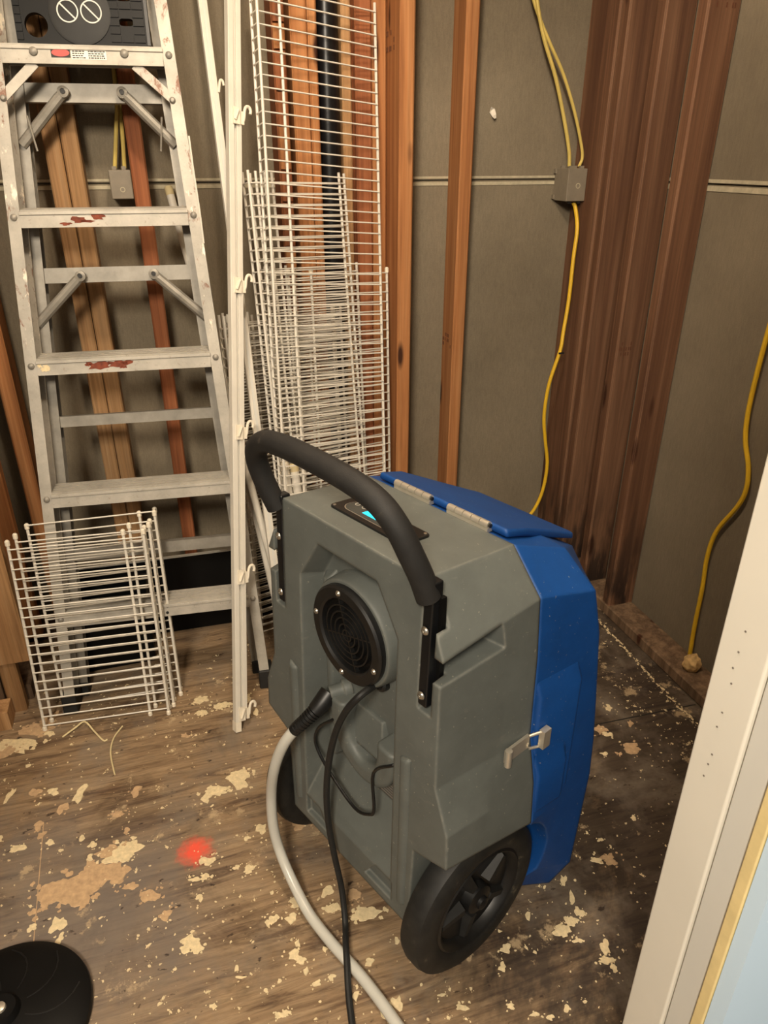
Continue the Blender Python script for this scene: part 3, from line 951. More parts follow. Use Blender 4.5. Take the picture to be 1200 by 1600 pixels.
for a in (18, 108):
    d = Vector((math.cos(R(a)), 0, math.sin(R(a))))
    MB().bar(FC - d * 0.066 + Vector((0, 0.002, 0)), FC + d * 0.066 + Vector((0, 0.002, 0)), 0.003, 0.007, (0, 1, 0)).build('grille_bar', 'black_plastic', fan)
for a in (100, 172, 262, 340):
    screw(fan, FC.x + 0.0765 * math.cos(R(a)), FC.y - 0.0055, FC.z + 0.0765 * math.sin(R(a)), 0.0045)
for (x, z, y) in ((-0.052, 0.752, -0.058), (0.004, 0.757, -0.059), (0.092, 0.590, -0.060), (0.088, 0.566, -0.060)):
    screw(DH, x, y, z, 0.0050)
# stiffening rib beside the fan and one raised rib on the left of the recess
MB().hexa([(0.060, -0.085, 0.596), (0.108, -0.062, 0.604), (0.108, -0.050, 0.604), (0.060, -0.050, 0.596), (0.060, -0.085, 0.603), (0.108, -0.062, 0.612), (0.108, -0.050, 0.612), (0.060, -0.050, 0.603)]).build('rib', 'roto_grey', DH)
bevel(MB().loft([[(-0.112, -0.056, 0.31), (-0.094, -0.078, 0.31), (-0.080, -0.078, 0.31), (-0.074, -0.056, 0.31)], [(-0.112, -0.056, 0.70), (-0.094, -0.078, 0.70), (-0.080, -0.078, 0.70), (-0.074, -0.056, 0.72)]]).build('rib', 'roto_grey', DH), 0.004, 2)
# face ribs: long low bulges on both door stiles
for s in (-1, 1):
    bevel(MB().loft([[(s * 0.138, -0.112, 0.17), (s * 0.146, -0.122, 0.17), (s * 0.158, -0.122, 0.17), (s * 0.166, -0.112, 0.17)], [(s * 0.138, -0.108, 0.50), (s * 0.146, -0.1165, 0.50), (s * 0.158, -0.1165, 0.50), (s * 0.166, -0.108, 0.51)]]).build('rib', 'roto_grey', DH), 0.004, 3)

# moulded cord cradle: thick U
def ustrip(pts, w, y0, y1):
    P = smooth_path([(x, 0, z) for x, z in pts], 5)
    rings = []
    for i, p in enumerate(P):
        d = (P[min(i + 1, len(P) - 1)] - P[max(i - 1, 0)]).normalized()
        nrm = Vector((-d.z, 0, d.x)) * (w[0] + (w[1] - w[0]) * i / (len(P) - 1)) * 0.5
        a, b = p + nrm, p - nrm
        rings.append([(a.x, y0, a.z), (a.x, y1 + 0.006, a.z), (a.x * 0.8 + b.x * 0.2, y1, a.z * 0.8 + b.z * 0.2), (a.x * 0.2 + b.x * 0.8, y1, a.z * 0.2 + b.z * 0.8), (b.x, y1 + 0.006, b.z), (b.x, y0, b.z)])
    return MB().loft(rings)
bevel(ustrip([(-0.045, 0.478), (-0.042, 0.430), (-0.020, 0.385), (0.020, 0.364), (0.058, 0.375), (0.080, 0.405), (0.086, 0.458)], (0.040, 0.046), -0.050, -0.098).build('cord_cradle', 'roto_grey', DH), 0.005, 3, 25)
MB().hexa([(-0.03, -0.082, 0.40), (0.062, -0.082, 0.40), (0.066, -0.05, 0.40), (-0.034, -0.05, 0.40), (-0.02, -0.066, 0.47), (0.045, -0.066, 0.47), (0.05, -0.05, 0.47), (-0.025, -0.05, 0.47)]).build('cradle_web', 'roto_grey', DH)
# wire cord keeper
wk = [(-0.050, -0.060, 0.432), (-0.050, -0.095, 0.432), (-0.098, -0.100, 0.378), (-0.105, -0.102, 0.332), (-0.055, -0.106, 0.300), (0.020, -0.110, 0.280), (0.062, -0.110, 0.300), (0.072, -0.108, 0.322), (0.062, -0.100, 0.392), (0.106, -0.095, 0.440), (0.108, -0.060, 0.425)]
MB().tube(smooth_path(wk, 5), 0.0030, 8).build('cord_keeper', 'black_plastic', DH, True)
# rating label: pale lines of unreadable print on grey
lb = MB().hexa([(0.005, -0.0625, 0.305), (0.100, -0.0625, 0.305), (0.100, -0.058, 0.305), (0.005, -0.058, 0.305), (0.005, -0.0625, 0.350), (0.100, -0.0625, 0.350), (0.100, -0.058, 0.350), (0.005, -0.058, 0.350)]).build('rating_label', 'pad_grey', DH)
for i in range(6):
    MB().box((0.009, -0.0632, 0.310 + i * 0.0065), (0.094 - 0.012 * (i % 3), -0.0624, 0.3125 + i * 0.0065)).build('print_line', 'grey_ink', lb)
# drain spigot
MB().lathe([(0.017, 0.0), (0.017, 0.014), (0.013, 0.016), (0.013, 0.040), (0.0, 0.040)], (-0.052, -0.056, 0.482), (-0.35, -0.90, -0.10), 18).build('drain_spigot', 'roto_grey', DH, True)
MB().lathe([(0.012, 0.0), (0.012, 0.012), (0.008, 0.016), (0.0, 0.016)], (0.046, -0.060, 0.553), (0.1, -1, 0.3), 16).build('cord_gland', 'black_plastic', DH, True)

# wheels
for s in (-1, 1):
    xo = s * 0.238
    ax = (s, 0, 0)
    c = Vector((s * 0.178, 0, 0.1524))
    w = MB().lathe([(0.098, 0.010), (0.136, 0.004), (0.149, 0.010), (0.1524, 0.020), (0.1524, 0.040), (0.149, 0.050), (0.138, 0.057), (0.118, 0.059), (0.106, 0.056), (0.100, 0.050)], c, ax, 64, True).build('wheel', 'tire', DH, True)
    MB().lathe([(0.104, 0.012), (0.106, 0.053), (0.100, 0.057), (0.094, 0.053), (0.088, 0.040), (0.030, 0.036), (0.028, 0.054), (0.020, 0.058), (0.0, 0.058), (0.0, 0.012)], c, ax, 48).build('rim', 'black_plastic', w, True)
    for k in range(5):
        a = R(90 + 72 * k + 20)
        d = Vector((0, math.cos(a), math.sin(a)))
        n = Vector((0, -math.sin(a), math.cos(a)))
        cc = c + Vector((s * 0.036, 0, 0))
        up = Vector((s, 0, 0))
        p = [cc + d * 0.034 - n * 0.012, cc + d * 0.034 + n * 0.012, cc + d * 0.090 + n * 0.009, cc + d * 0.090 - n * 0.009]
        q = [cc + d * 0.036 - n * 0.007 + up * 0.017, cc + d * 0.036 + n * 0.007 + up * 0.017, cc + d * 0.086 + n * 0.005 + up * 0.013, cc + d * 0.086 - n * 0.005 + up * 0.013]
        MB().hexa(p + q).build('spoke', 'black_rubber', w)
    MB().lathe([(0.013, 0.056), (0.012, 0.064), (0.005, 0.067), (0, 0.067)], c, ax, 20).build('axle_cap', 'black_plastic', w, True)
    MB().box((min(s * 0.1755, s * 0.180), -0.012, 0.14), (max(s * 0.1755, s * 0.180), 0.012, 0.165)).build('axle_plate', 'black_plastic', w)
# axle housing under the belly joins the wheels
MB().lathe([(0.012, -0.18), (0.012, 0.18)], (0, 0, 0.1524), (1, 0, 0), 16).build('axle', 'black_plastic', DH, True)

# drain hose (own thing, screwed to the spigot) and power cord
HOSE = [(0.205, 0.985, 0.475), (0.184, 0.976, 0.457), (0.160, 0.974, 0.436), (0.132, 0.980, 0.405), (0.113, 0.990, 0.365), (0.098, 1.004, 0.305), (0.090, 1.026, 0.220), (0.087, 1.019, 0.140), (0.095, 0.998, 0.080), (0.111, 0.952, 0.040), (0.130, 0.897, 0.018), (0.159, 0.832, 0.0118), (0.191, 0.767, 0.0115), (0.213, 0.714, 0.0115), (0.230, 0.666, 0.0115), (0.247, 0.615, 0.0115), (0.27, 0.50, 0.0115), (0.27, 0.30, 0.0115)]
hp = smooth_path(HOSE, 6)
hr = empty('drain_hose', (0.205, 0.985, 0.475))
tag(hr, 'milky white drain hose curling from the dehumidifier face to floor', 'hose')
hl = [(p - Vector((0.205, 0.985, 0.475))) for p in hp]
MB().tube(hl, 0.0102, 14).build('hose_tube', 'hose', hr, True)
cn = MB().tube([hl[0], hl[3], hl[6], hl[8]], [0.0175, 0.0175, 0.0165, 0.0155], 16)
cn.build('hose_coupling', 'black_plastic', hr, True)
rib = MB().tube(hl[7:18], 0.0118, 12)
for i in range(8, 17):
    t = (hl[i + 1] - hl[i - 1]).normalized()
    rib.lathe([(0.0105, -0.0032), (0.0142 - 0.00025 * (i - 8), -0.0018), (0.0142 - 0.00025 * (i - 8), 0.0018), (0.0105, 0.0032)], hl[i], t, 14)
rib.build('strain_relief', 'black_plastic', hr, True)
CORD = [(0.268, 0.890, 0.556), (0.250, 0.866, 0.572), (0.224, 0.852, 0.570), (0.206, 0.869, 0.530), (0.193, 0.893, 0.466), (0.184, 0.915, 0.382), (0.179, 0.925, 0.295), (0.180, 0.922, 0.215), (0.186, 0.909, 0.144), (0.193, 0.892, 0.075), (0.190, 0.858, 0.026), (0.181, 0.820, 0.0280), (0.174, 0.785, 0.0290), (0.164, 0.735, 0.0150), (0.158, 0.690, 0.0062), (0.151, 0.642, 0.0062), (0.14, 0.50, 0.0062), (0.13, 0.30, 0.0062)]
cd = MB().tube(smooth_path(CORD, 6), 0.0060, 10).build('power_cord', 'black_rubber', None, True)
tag(cd, 'black power cord hanging from below the round fan to floor', 'cord')
# ------------------------------------------------------------------ step ladder, folded and leaning (local x right, y back, z up the rails)
def frame(yaw, lean, roll=0.0):
    m = Matrix.Rotation(R(yaw), 3, 'Z') @ Matrix.Rotation(R(-lean), 3, 'X') @ Matrix.Rotation(R(roll), 3, 'Y')
    return m
LD = empty('step_ladder', (-0.1, 1.63, 0.0), frame(-5.5, 9.8))
tag(LD, 'paint and rust stained aluminium step ladder folded against back wall', 'ladder')
LTOP = 1.90
def half(z):
    return 0.258 - 0.054 * z          # centre line of the front rails
def rear(z):
    return 0.236 - 0.054 * z
def channel(x0, x1, y, w, d, t, z0, z1, s):
    # C channel rail leaning inward: flat web outside, flanges toward the middle
    mb = MB()
    def sec(x, z):
        a = s * w / 2
        return [(x - a, y, z), (x + a, y, z), (x + a, y + d, z), (x - a, y + d, z), (x - a, y + d - t, z), (x + a - s * t, y + d - t, z), (x + a - s * t, y + t, z), (x - a, y + t, z)]
    return mb.loft([sec(x0, z0), sec(x1, z1)])
STEPZ = [0.250, 0.568, 0.887, 1.207, 1.527]
for s in (-1, 1):
    rl = channel(s * half(0.03), s * half(LTOP), 0.0, 0.026, 0.058, 0.003, 0.03, LTOP, s).build('front_rail', 'alu_rust', LD)
    rr_ = channel(s * rear(0.03), s * rear(LTOP - 0.1), 0.070, 0.022, 0.034, 0.003, 0.03, LTOP - 0.1, s).build('rear_rail', 'zinc', LD)
    for z in STEPZ:
        MB().lathe([(0.0075, 0), (0.007, 0.003), (0.004, 0.0055), (0, 0.006)], (s * half(z + 0.025), 0, z + 0.022), (0, -1, 0), 14).build('rivet', 'zinc', rl, True)
    ft = MB().box((s * half(0) - 0.019, -0.006, 0.0), (s * half(0) + 0.019, 0.062, 0.055)).build('foot', 'black_rubber', LD)
    bevel(ft, 0.004, 2)
    bevel(MB().box((s * rear(0) - 0.014, 0.066, 0.002), (s * rear(0) + 0.014, 0.108, 0.050)).build('foot', 'black_rubber', LD), 0.004, 2)
    # long scraped wire of torn edge on the right rail
for i, z in enumerate(STEPZ):
    w = half(z) - 0.014
    st = MB()
    h = 0.032
    D, UP = 0.060, 0.011
    # front apron, tread tilted to sit level when opened, rear apron
    st.box((-w, -0.003, z), (w, 0.001, z + h))
    st.hexa([(-w, 0.0, z + h - 0.004), (w, 0.0, z + h - 0.004), (w, D, z + h + UP - 0.004), (-w, D, z + h + UP - 0.004), (-w, 0.0, z + h), (w, 0.0, z + h), (w, D, z + h + UP), (-w, D, z + h + UP)])
    st.box((-w, D - 0.004, z + UP), (w, D, z + h + UP - 0.002))
    o = st.build('step', 'alu', LD)
    rb_ = MB()
    for k in range(4):
        y0_ = 0.003 + k * 0.0148
        y1_ = y0_ + 0.0094
        za, zb = z + h + UP * y0_ / D, z + h + UP * y1_ / D
        rb_.hexa([(-w, y0_, za), (w, y0_, za), (w, y1_, zb), (-w, y1_, zb), (-w, y0_ - 0.001, za + 0.0052), (w, y0_ - 0.001, za + 0.0052), (w, y1_ - 0.001, zb + 0.0052), (-w, y1_ - 0.001, zb + 0.0052)])
    r_ = rb_.build('tread_rib', 'alu', o)
    r_['kind'] = 'stuff'
    bevel(MB().box((-w - 0.001, -0.006, z + h - 0.006), (w + 0.001, 0.0, z + h + 0.0015)).build('step_nosing', 'alu', o), 0.001, 2)
    if i == 0:
        for x in (0.02, 0.022):
            MB().lathe([(0.004, 0), (0.004, 0.0006)], (x, -0.0030, z + 0.010 + (x - 0.02) * 9000 * 0.001), (0, -1, 0), 10).build('rivet_hole', 'ink', o)
# rust smears on two steps: thin flat stains
def smear(o, pts, seed, mat='rust'):
    r = random.Random(seed)
    mb = MB()
    for (x, z, a, b) in pts:
        n = 16
        ring = []
        for k in range(n):
            t = 2 * math.pi * k / n
            q = r.uniform(0.55, 1.25)
            ring.append((x + a * q * math.cos(t), z + b * q * math.sin(t)))
        mb.add([(p[0], -0.0034, p[1]) for p in ring] + [(p[0], -0.0028, p[1]) for p in ring], [tuple(range(n))[::-1]] + [(k, (k + 1) % n, n + (k + 1) % n, n + k) for k in range(n)])
    k = mb.build('rust_smear', mat, o)
    k['kind'] = 'stuff'
steps = [o for o in COL.objects if o.name.startswith('step') and o.parent == LD and o.type == 'MESH']
smear(steps[2], [(-0.058, 0.905, 0.030, 0.010), (-0.020, 0.906, 0.024, 0.008), (0.004, 0.908, 0.015, 0.006), (-0.082, 0.908, 0.008, 0.005), (-0.005, 0.897, 0.010, 0.003)], 3)
smear(steps[3], [(-0.055, 1.222, 0.018, 0.009), (-0.085, 1.214, 0.012, 0.004), (-0.016, 1.228, 0.014, 0.008), (-0.040, 1.219, 0.020, 0.003)], 4)
smear(steps[2], [(-0.178, 0.902, 0.010, 0.008), (-0.190, 0.910, 0.006, 0.006)], 5, 'paint_pale')
# top step: warning sticker, two rivets
tp = steps[4]
MB().box((-0.064, -0.0042, 1.539), (-0.026, -0.0032, 1.556)).build('sticker', 'ink', tp)
MB().lathe([(1, 0), (1, 0.0006)], (0, 0, 0), (0, -1, 0), 28).build('sticker_oval', 'red_ink', tp)
ov = [o for o in COL.objects if o.name == 'sticker_oval'][0]
ov.scale = (0.0178, 1, 0.0072)
ov.location = (-0.045, -0.0041, 1.5475)
wl_ = MB().box((-0.024, -0.0036, 1.536), (0.046, -0.0031, 1.558)).build('sticker', 'trim_white', tp)
tx = MB()
rt = random.Random(2)
for c0, c1 in ((-0.022, 0.004), (0.010, 0.044)):
    for k in range(5):
        x = c0
        while x < c1 - 0.004:
            d = rt.uniform(0.002, 0.006)
            tx.box((x, -0.0040, 1.538 + k * 0.004), (min(x + d, c1), -0.0035, 1.5400 + k * 0.004))
            x += d + 0.0012
t_ = tx.build('fine_print', 'ink', tp)
t_['kind'] = 'stuff'
for x in (-0.098, 0.083):
    MB().lathe([(0.009, 0), (0.008, 0.004), (0.004, 0.0065), (0, 0.007)], (x, -0.003, 1.549), (0, -1, 0), 16).build('rivet', 'zinc', tp, True)
# gussets below the top step
for s in (-1, 1):
    bevel(MB().bar((s * 0.100, 0.004, 1.530), (s * 0.174, 0.004, 1.464), 0.020, 0.003, (0, 1, 0)).build('gusset', 'alu_rust' if s > 0 else 'alu', LD), 0.001, 1)
    MB().lathe([(0.007, 0), (0.004, 0.005), (0, 0.006)], (s * 0.172, -0.001, 1.462), (0, -1, 0), 12).build('rivet', 'zinc', LD, True)
# rear rungs and diagonal braces
for (z, h, w) in ((1.473, 0.038, None), (1.092, 0.034, None), (0.752, 0.026, None), (0.40, 0.030, None)):
    wq = rear(z) - 0.004
    b = MB()
    b.box((-wq, 0.076, z), (wq, 0.079, z + h))
    b.box((-wq, 0.079, z + h - 0.003), (wq, 0.098, z + h))
    b.box((-wq, 0.079, z), (wq, 0.090, z + 0.003))
    b.build('rear_rung', 'zinc', LD)
for (xa, za, xb, zb) in ((0.062, 1.490, 0.166, 1.385), (0.083, 1.106, 0.196, 1.000)):
    for s in (-1, 1):
        d = MB().tube([(s * xa, 0.066, za), (s * (xa + 0.012), 0.066, za - 0.011), (s * xb, 0.070, zb)], [0.010, 0.0115, 0.0115], 10).build('diagonal_brace', 'zinc', LD, True)
        MB().lathe([(0.0125, 0.0), (0.012, 0.008), (0.006, 0.010), (0.006, 0.006), (0, 0.006)], (s * xa, 0.064, za), (0, -1, 0), 16).build('brace_eye', 'zinc', d, True)
        MB().lathe([(0.005, 0), (0.005, 0.0008)], (s * xa, 0.0545, za), (0, -1, 0), 12).build('brace_bolt', 'ink', d)
# thin spreader straps hanging behind the top step
for s in (-1, 1):
    MB().tube([(s * 0.142, 0.05, 1.44), (s * 0.132, 0.052, 1.37)], 0.0022, 6).build('spreader_strap', 'zinc', LD)
# long torn edge strip along the right rail
MB().tube([(0.199, -0.001, 1.392), (0.201, -0.004, 1.33), (0.206, -0.005, 1.237), (0.208, -0.001, 1.168)], 0.0022, 6).build('torn_edge_strip', 'trim_white', LD)
# folded pail shelf of black plastic, with holes, ribs and two crossed-out circles
z0, z1 = 1.572, 1.83
sh = MB().box((-0.132, 0.026, z0), (0.132, 0.040, z1)).build('pail_shelf', 'dark_void', LD)
cuts = [MB().lathe([(0.023, -0.05), (0.023, 0.05)], (-0.090, 0.03, 1.606), (0, 1, 0), 28)]
def slot(cx, cz, w, h):
    pts = [(cx + (1 if i < 8 else -1) * w + h * math.cos(R(-90 + 180 * (i % 8) / 7 + (0 if i < 8 else 180))), cz + h * math.sin(R(-90 + 180 * (i % 8) / 7 + (0 if i < 8 else 180)))) for i in range(16)]
    return MB().loft([[(x, -0.05, z) for x, z in pts], [(x, 0.09, z) for x, z in pts]])
cuts += [slot(0.092, 1.616, 0.008, 0.007), slot(0.092, 1.662, 0.008, 0.007), slot(-0.094, 1.662, 0.008, 0.007), slot(0.092, 1.71, 0.008, 0.007), slot(-0.094, 1.71, 0.008, 0.007)]
boolean(sh, cuts)
gr = MB()
for k in range(8):
    z = z0 + 0.006 + k * 0.0155
    for (a, b) in ((-0.130, -0.118), (0.058, 0.078), (0.106, 0.128)):
        gr.box((a, 0.0235, z), (b, 0.026, z + 0.0125))
    if k not in (1, 2, 3, 5, 6):
        gr.box((0.080, 0.0235, z), (0.104, 0.026, z + 0.0125))
g_ = gr.build('moulded_grid', 'dark_void', sh)
g_['kind'] = 'stuff'
MB().box((0.1315, 0.020, z0), (0.138, 0.042, z1)).build('shelf_lip', 'black_plastic', sh)
ds = MB().lathe([(0.062, 0.0), (0.062, 0.0025), (0.056, 0.0040), (0.0, 0.0040)], (0.000, 0.026, 1.632), (0, -1, 0), 48).build('shelf_disc', 'black_rubber', sh, True)
for cx in (-0.0235, 0.0235):
    rg = MB().lathe([(0.0215, 0.0), (0.0215, 0.0010), (0.0190, 0.0010), (0.0190, 0.0)], (cx, 0.0218, 1.632), (0, -1, 0), 40, True)
    q = 0.0195 * math.sqrt(0.5)
    rg.bar((cx - q, 0.0215, 1.632 + q), (cx + q, 0.0215, 1.632 - q), 0.0028, 0.0012, (0, 1, 0))
    rg.build('no_step_symbol', 'white_ink', ds)
# ladder top cap (above the picture)
bevel(MB().box((-0.185, -0.03, LTOP), (0.185, 0.13, LTOP + 0.04)).build('top_cap', 'alu', LD), 0.006, 2)

# black sheet standing behind the bottom step
def lean_sheet(x0, x1, ya, yb, t, z0, z1):
    return MB().hexa([(x0, ya + 0.02, z0), (x1, ya, z0), (x1, ya + t, z0), (x0, ya + 0.02 + t, z0), (x0, yb + 0.02, z1), (x1, yb, z1), (x1, yb + t, z1), (x0, yb + 0.02 + t, z1)])
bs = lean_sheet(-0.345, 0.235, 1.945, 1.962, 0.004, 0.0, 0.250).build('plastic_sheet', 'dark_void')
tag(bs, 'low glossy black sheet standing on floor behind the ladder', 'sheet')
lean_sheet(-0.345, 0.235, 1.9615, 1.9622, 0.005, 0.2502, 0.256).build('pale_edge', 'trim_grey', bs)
bn = empty('black_bin', (-0.235, 1.868, 0.0))
tag(bn, 'small black plastic bin on floor behind ladder and cut shelves', 'bin')
def rect(w, d, z):
    return [(-w, -d, z), (w, -d, z), (w, d, z), (-w, d, z)]
bevel(MB().loft([rect(0.098, 0.045, 0.0), rect(0.108, 0.055, 0.235), rect(0.102, 0.049, 0.235), rect(0.094, 0.041, 0.006)]).build('bin_shell', 'dark_void', bn), 0.003, 2)
bevel(MB().loft([rect(0.114, 0.061, 0.226), rect(0.114, 0.061, 0.238), rect(0.104, 0.051, 0.238), rect(0.104, 0.051, 0.226), rect(0.114, 0.061, 0.226)], False).build('bin_rim', 'black_plastic', bn), 0.002, 2)

# ------------------------------------------------------------------ white wire shelves
WR = 0.0020
RODR = 0.0036
def lip_wires(xb, xc, lip, L, pitch, z0=0.018):
    # one bent wire per pitch: runs across the deck, then down the front lip (toward the back of the sheet)
    mb = MB()
    n = int(L / pitch)
    for i in range(n):
        z = z0 + i * pitch
        mb.tube([(xb, 0, z), (xc, 0, z), (xc, lip, z)], WR, 5, False)
    return mb
def shelf(name, loc, yaw, lean, roll, width, L, side, label, group, cat='wire shelf', mid=0.19, lip=0.028, pitch=0.0254, caps=False, z0=0.018):
    # side = -1: lip edge on the left
    o = empty(name, loc, frame(yaw, lean, roll))
    tag(o, label, cat, group)
    xb, xc = -side * width / 2, side * width / 2
    xm = xc - side * width * mid
    w = lip_wires(xb, xc, lip, L, pitch, z0).build('cross_wires', 'white_coat', o, True)
    w['kind'] = 'stuff'
    for (x, y) in ((xb, 0.0045), (xm, 0.0045), (xc - side * 0.002, -0.004), (xc - side * 0.002, lip + 0.003)):
        rod = MB().tube([(x, y, 0.004), (x, y, L)], RODR, 8).build('rod', 'white_coat', o, True)
        if caps:
            for z, d in ((0.0, 0.014), (L - 0.012, 0.016)):
                MB().lathe([(0.0030, 0.0), (0.0056, 0.002), (0.0058, d - 0.003), (0.0030, d)], (x, y, z), (0, 0, 1), 10).build('end_cap', 'white_cap', rod, True)
    return o
TG = 'wire closet shelves stacked upright in the corner'
shelf('wire_shelf', (0.391, 1.652, 0.0), 15, 10.3, 5.0, 0.315, 1.715, -1, 'tallest white wire shelf, front of the upright stack, passing the frame top', TG)
shelf('wire_shelf', (0.388, 1.722, 0.0), 15, 9, 1.6, 0.252, 1.315, -1, 'second tallest wire shelf, left one of two that end equally high', TG)
shelf('wire_shelf', (0.411, 1.760, 0.0), 15, 9, 1.6, 0.252, 1.312, -1, 'second tallest wire shelf, right one of two that end equally high', TG)
shelf('wire_shelf', (0.463, 1.806, 0.0), 15, 6.5, 3.0, 0.288, 1.070, -1, 'mid height wire shelf with white end caps at its right top corner', TG, caps=True)
shelf('wire_shelf', (0.420, 1.838, 0.0), 15, 6.5, 1.6, 0.264, 1.082, -1, 'mid height wire shelf without caps, left of the capped one', TG)
shelf('wire_shelf', (0.322, 1.880, 0.0), 15, 4, 0.6, 0.320, 0.965, -1, 'short wire shelf farthest left, its end peeking out left of the white track', TG)
shelf('wire_shelf', (0.335, 1.915, 0.0), 15, 4, 0.6, 0.320, 0.963, -1, 'short wire shelf second from left in the upright stack', TG)
shelf('wire_shelf', (0.350, 1.950, 0.0), 15, 3.2, 0.6, 0.336, 0.950, -1, 'short wire shelf third from left in the upright stack', TG)
shelf('wire_shelf', (0.470, 1.900, 0.0), 15, 4, 1.8, 0.288, 0.930, -1, 'short wire shelf farthest right, ending below the red stud', TG)

SG = 'short cut wire shelf pieces by the ladder foot'
shelf('wire_shelf_piece', (-0.262, 1.590, 0.0), -5, 9, 0, 0.312, 0.520, 1, 'front cut wire shelf piece with capped ends leaning on the ladder', SG, mid=0.16, lip=0.020, caps=True)
shelf('wire_shelf_piece', (-0.248, 1.618, 0.0), -5, 9, 0, 0.312, 0.522, 1, 'middle cut wire shelf piece between front and rear pieces', SG, mid=0.16, lip=0.020, caps=True, z0=0.0217)
shelf('wire_shelf_piece', (-0.222, 1.650, 0.0), -2, 8.0, 0, 0.300, 0.535, 1, 'rear cut wire shelf piece sticking out farthest right and highest', SG, mid=0.13, lip=0.020, caps=True, z0=0.027)

# ------------------------------------------------------------------ white track and rods
def leanframe(a, b, spin=0):
    d = (Vector(b) - Vector(a)).normalized()
    return d, d.to_track_quat('Z', 'X').to_matrix() @ Matrix.Rotation(R(spin), 3, 'Z')
a, b = Vector((0.066, 1.461, 0.0)), Vector((0.300, 2.085, 2.02))
d = (b - a).normalized()
yy = Vector((-0.30, 0.954, 0.0))
yy = (yy - d * yy.dot(d)).normalized()
xx = yy.cross(d).normalized()
mt = Matrix((xx, yy, d)).transposed()
tk = empty('shelf_track', a, mt)
tag(tk, 'long white slotted shelf track with hook clips leaning right of ladder', 'track')
Lk = (b - a).length
r1 = MB().box((-0.017, -0.010, 0.012), (-0.003, 0.010, Lk)).build('track_rail', 'white_coat', tk)
bevel(r1, 0.0015, 2)
r2 = MB().box((0.003, -0.008, 0.040), (0.016, 0.010, Lk)).build('track_rail', 'white_coat', tk)
bevel(r2, 0.0015, 2)
MB().box((-0.003, -0.002, 0.040), (0.003, 0.006, Lk)).build('track_web', 'trim_grey', tk)
MB().box((-0.0175, -0.0108, 0.0), (-0.0025, 0.0108, 0.026)).build('end_cap', 'white_cap', tk)
for z in (0.055, 0.415, 0.775, 1.120, 1.495):
    hk = MB()
    arc = [(0.015, -0.009, z - 0.022), (0.020, -0.010, z - 0.010), (0.022, -0.010, z + 0.008), (0.026, -0.010, z + 0.017), (0.033, -0.010, z + 0.018), (0.037, -0.010, z + 0.011), (0.036, -0.010, z + 0.003)]
    hk.tube(smooth_path(arc, 4), 0.0036, 8)
    hk.box((0.012, -0.0125, z - 0.024), (0.020, -0.0082, z + 0.004))
    hk.build('hook_clip', 'white_cap', tk, True)
    sc = MB().box((-0.008, -0.014, z - 0.026), (0.008, -0.0101, z + 0.010))
    sc.tube([(-0.004, -0.016, z - 0.018), (0.004, -0.016, z + 0.004)], 0.003, 8)
    sc.build('clip_bracket', 'white_cap', tk, True)

a, b = Vector((0.215, 1.56, 0.0)), Vector((0.190, 2.105, 1.95))
d = (b - a).normalized()
yy = Vector((-0.2, 0.98, 0.0))
yy = (yy - d * yy.dot(d)).normalized()
xx = yy.cross(d).normalized()
th = empty('thin_track', a, Matrix((xx, yy, d)).transposed())
tag(th, 'narrow flat white rail leaning between ladder and slotted track', 'rail')
Lt = (b - a).length
bevel(MB().box((-0.0105, -0.006, 0.0), (0.0105, 0.006, Lt)).build('rail_strip', 'white_coat', th), 0.002, 2)
MB().box((-0.003, -0.0072, 0.0), (0.003, -0.006, Lt)).build('rail_groove', 'trim_grey', th)
hk = MB().tube(smooth_path([(0.010, -0.007, 1.52), (0.016, -0.008, 1.545), (0.022, -0.008, 1.545), (0.024, -0.008, 1.535)], 4), 0.003, 8)
hk.build('hook_clip', 'white_cap', th, True)

def pole(a, b, r, label, capmat='cream_cap', cap=0.022):
    a, b = Vector(a), Vector(b)
    d, m = leanframe(a, b)
    o = empty('closet_rod', a, m)
    tag(o, label, 'rod', 'white closet rods leaning in the corner')
    L = (b - a).length
    MB().lathe([(r, 0.004), (r, L - cap)], (0, 0, 0), (0, 0, 1), 18).build('rod_tube', 'white_coat', o, True)
    MB().lathe([(r * 1.06, L - cap), (r * 1.06, L - 0.003), (r * 0.9, L), (0, L)], (0, 0, 0), (0, 0, 1), 18).build('rod_cap', capmat, o, True)
    return o
pole((0.262, 1.590, 0.010), (0.071, 2.085, 1.262), 0.0100, 'white rod with cream tip, left of two seen through the ladder', 'cream_cap')
pole((0.236, 1.640, 0.010), (0.098, 2.088, 1.262), 0.0100, 'white rod, right of the two seen through the ladder', 'white_cap')
pole((0.300, 1.632, 0.010), (0.276, 1.800, 0.590), 0.0120, 'short white rod with white tip behind the handle', 'white_cap')
pole((0.330, 1.640, 0.010), (0.302, 1.800, 0.582), 0.0120, 'short white rod with cream tip behind the handle, right of its twin', 'cream_cap')

# ------------------------------------------------------------------ electrics
def cable(name, pts, r, mat, label, group=None, k=6):
    o = MB().tube(smooth_path(pts, k), r, 8).build(name, mat, None, True)
    tag(o, label, 'cable', group)
    return o
bx = empty('junction_box', (1.228, 2.079, 1.212))
tag(bx, 'grey plastic outlet box on the corner board, fed by yellow cables', 'electrical box')
b_ = MB()
b_.box((-0.031, -0.040, 0.0), (0.031, 0.0395, 0.088))
bevel(b_.build('box_shell', 'grey_box', bx), 0.002, 2)
MB().lathe([(0.0075, 0), (0.0075, 0.0008), (0.0055, 0.0008), (0.0055, 0)], (0.004, -0.0402, 0.042), (0, -1, 0), 20, True).build('knockout_mark', 'paper_edge', bx)
for (x, y) in ((-0.022, -0.030), (0.012, -0.030), (-0.022, 0.018), (0.014, 0.012)):
    MB().box((x, y, 0.088), (x + 0.012, y + 0.010, 0.095)).build('clamp_tab', 'grey_box', bx)
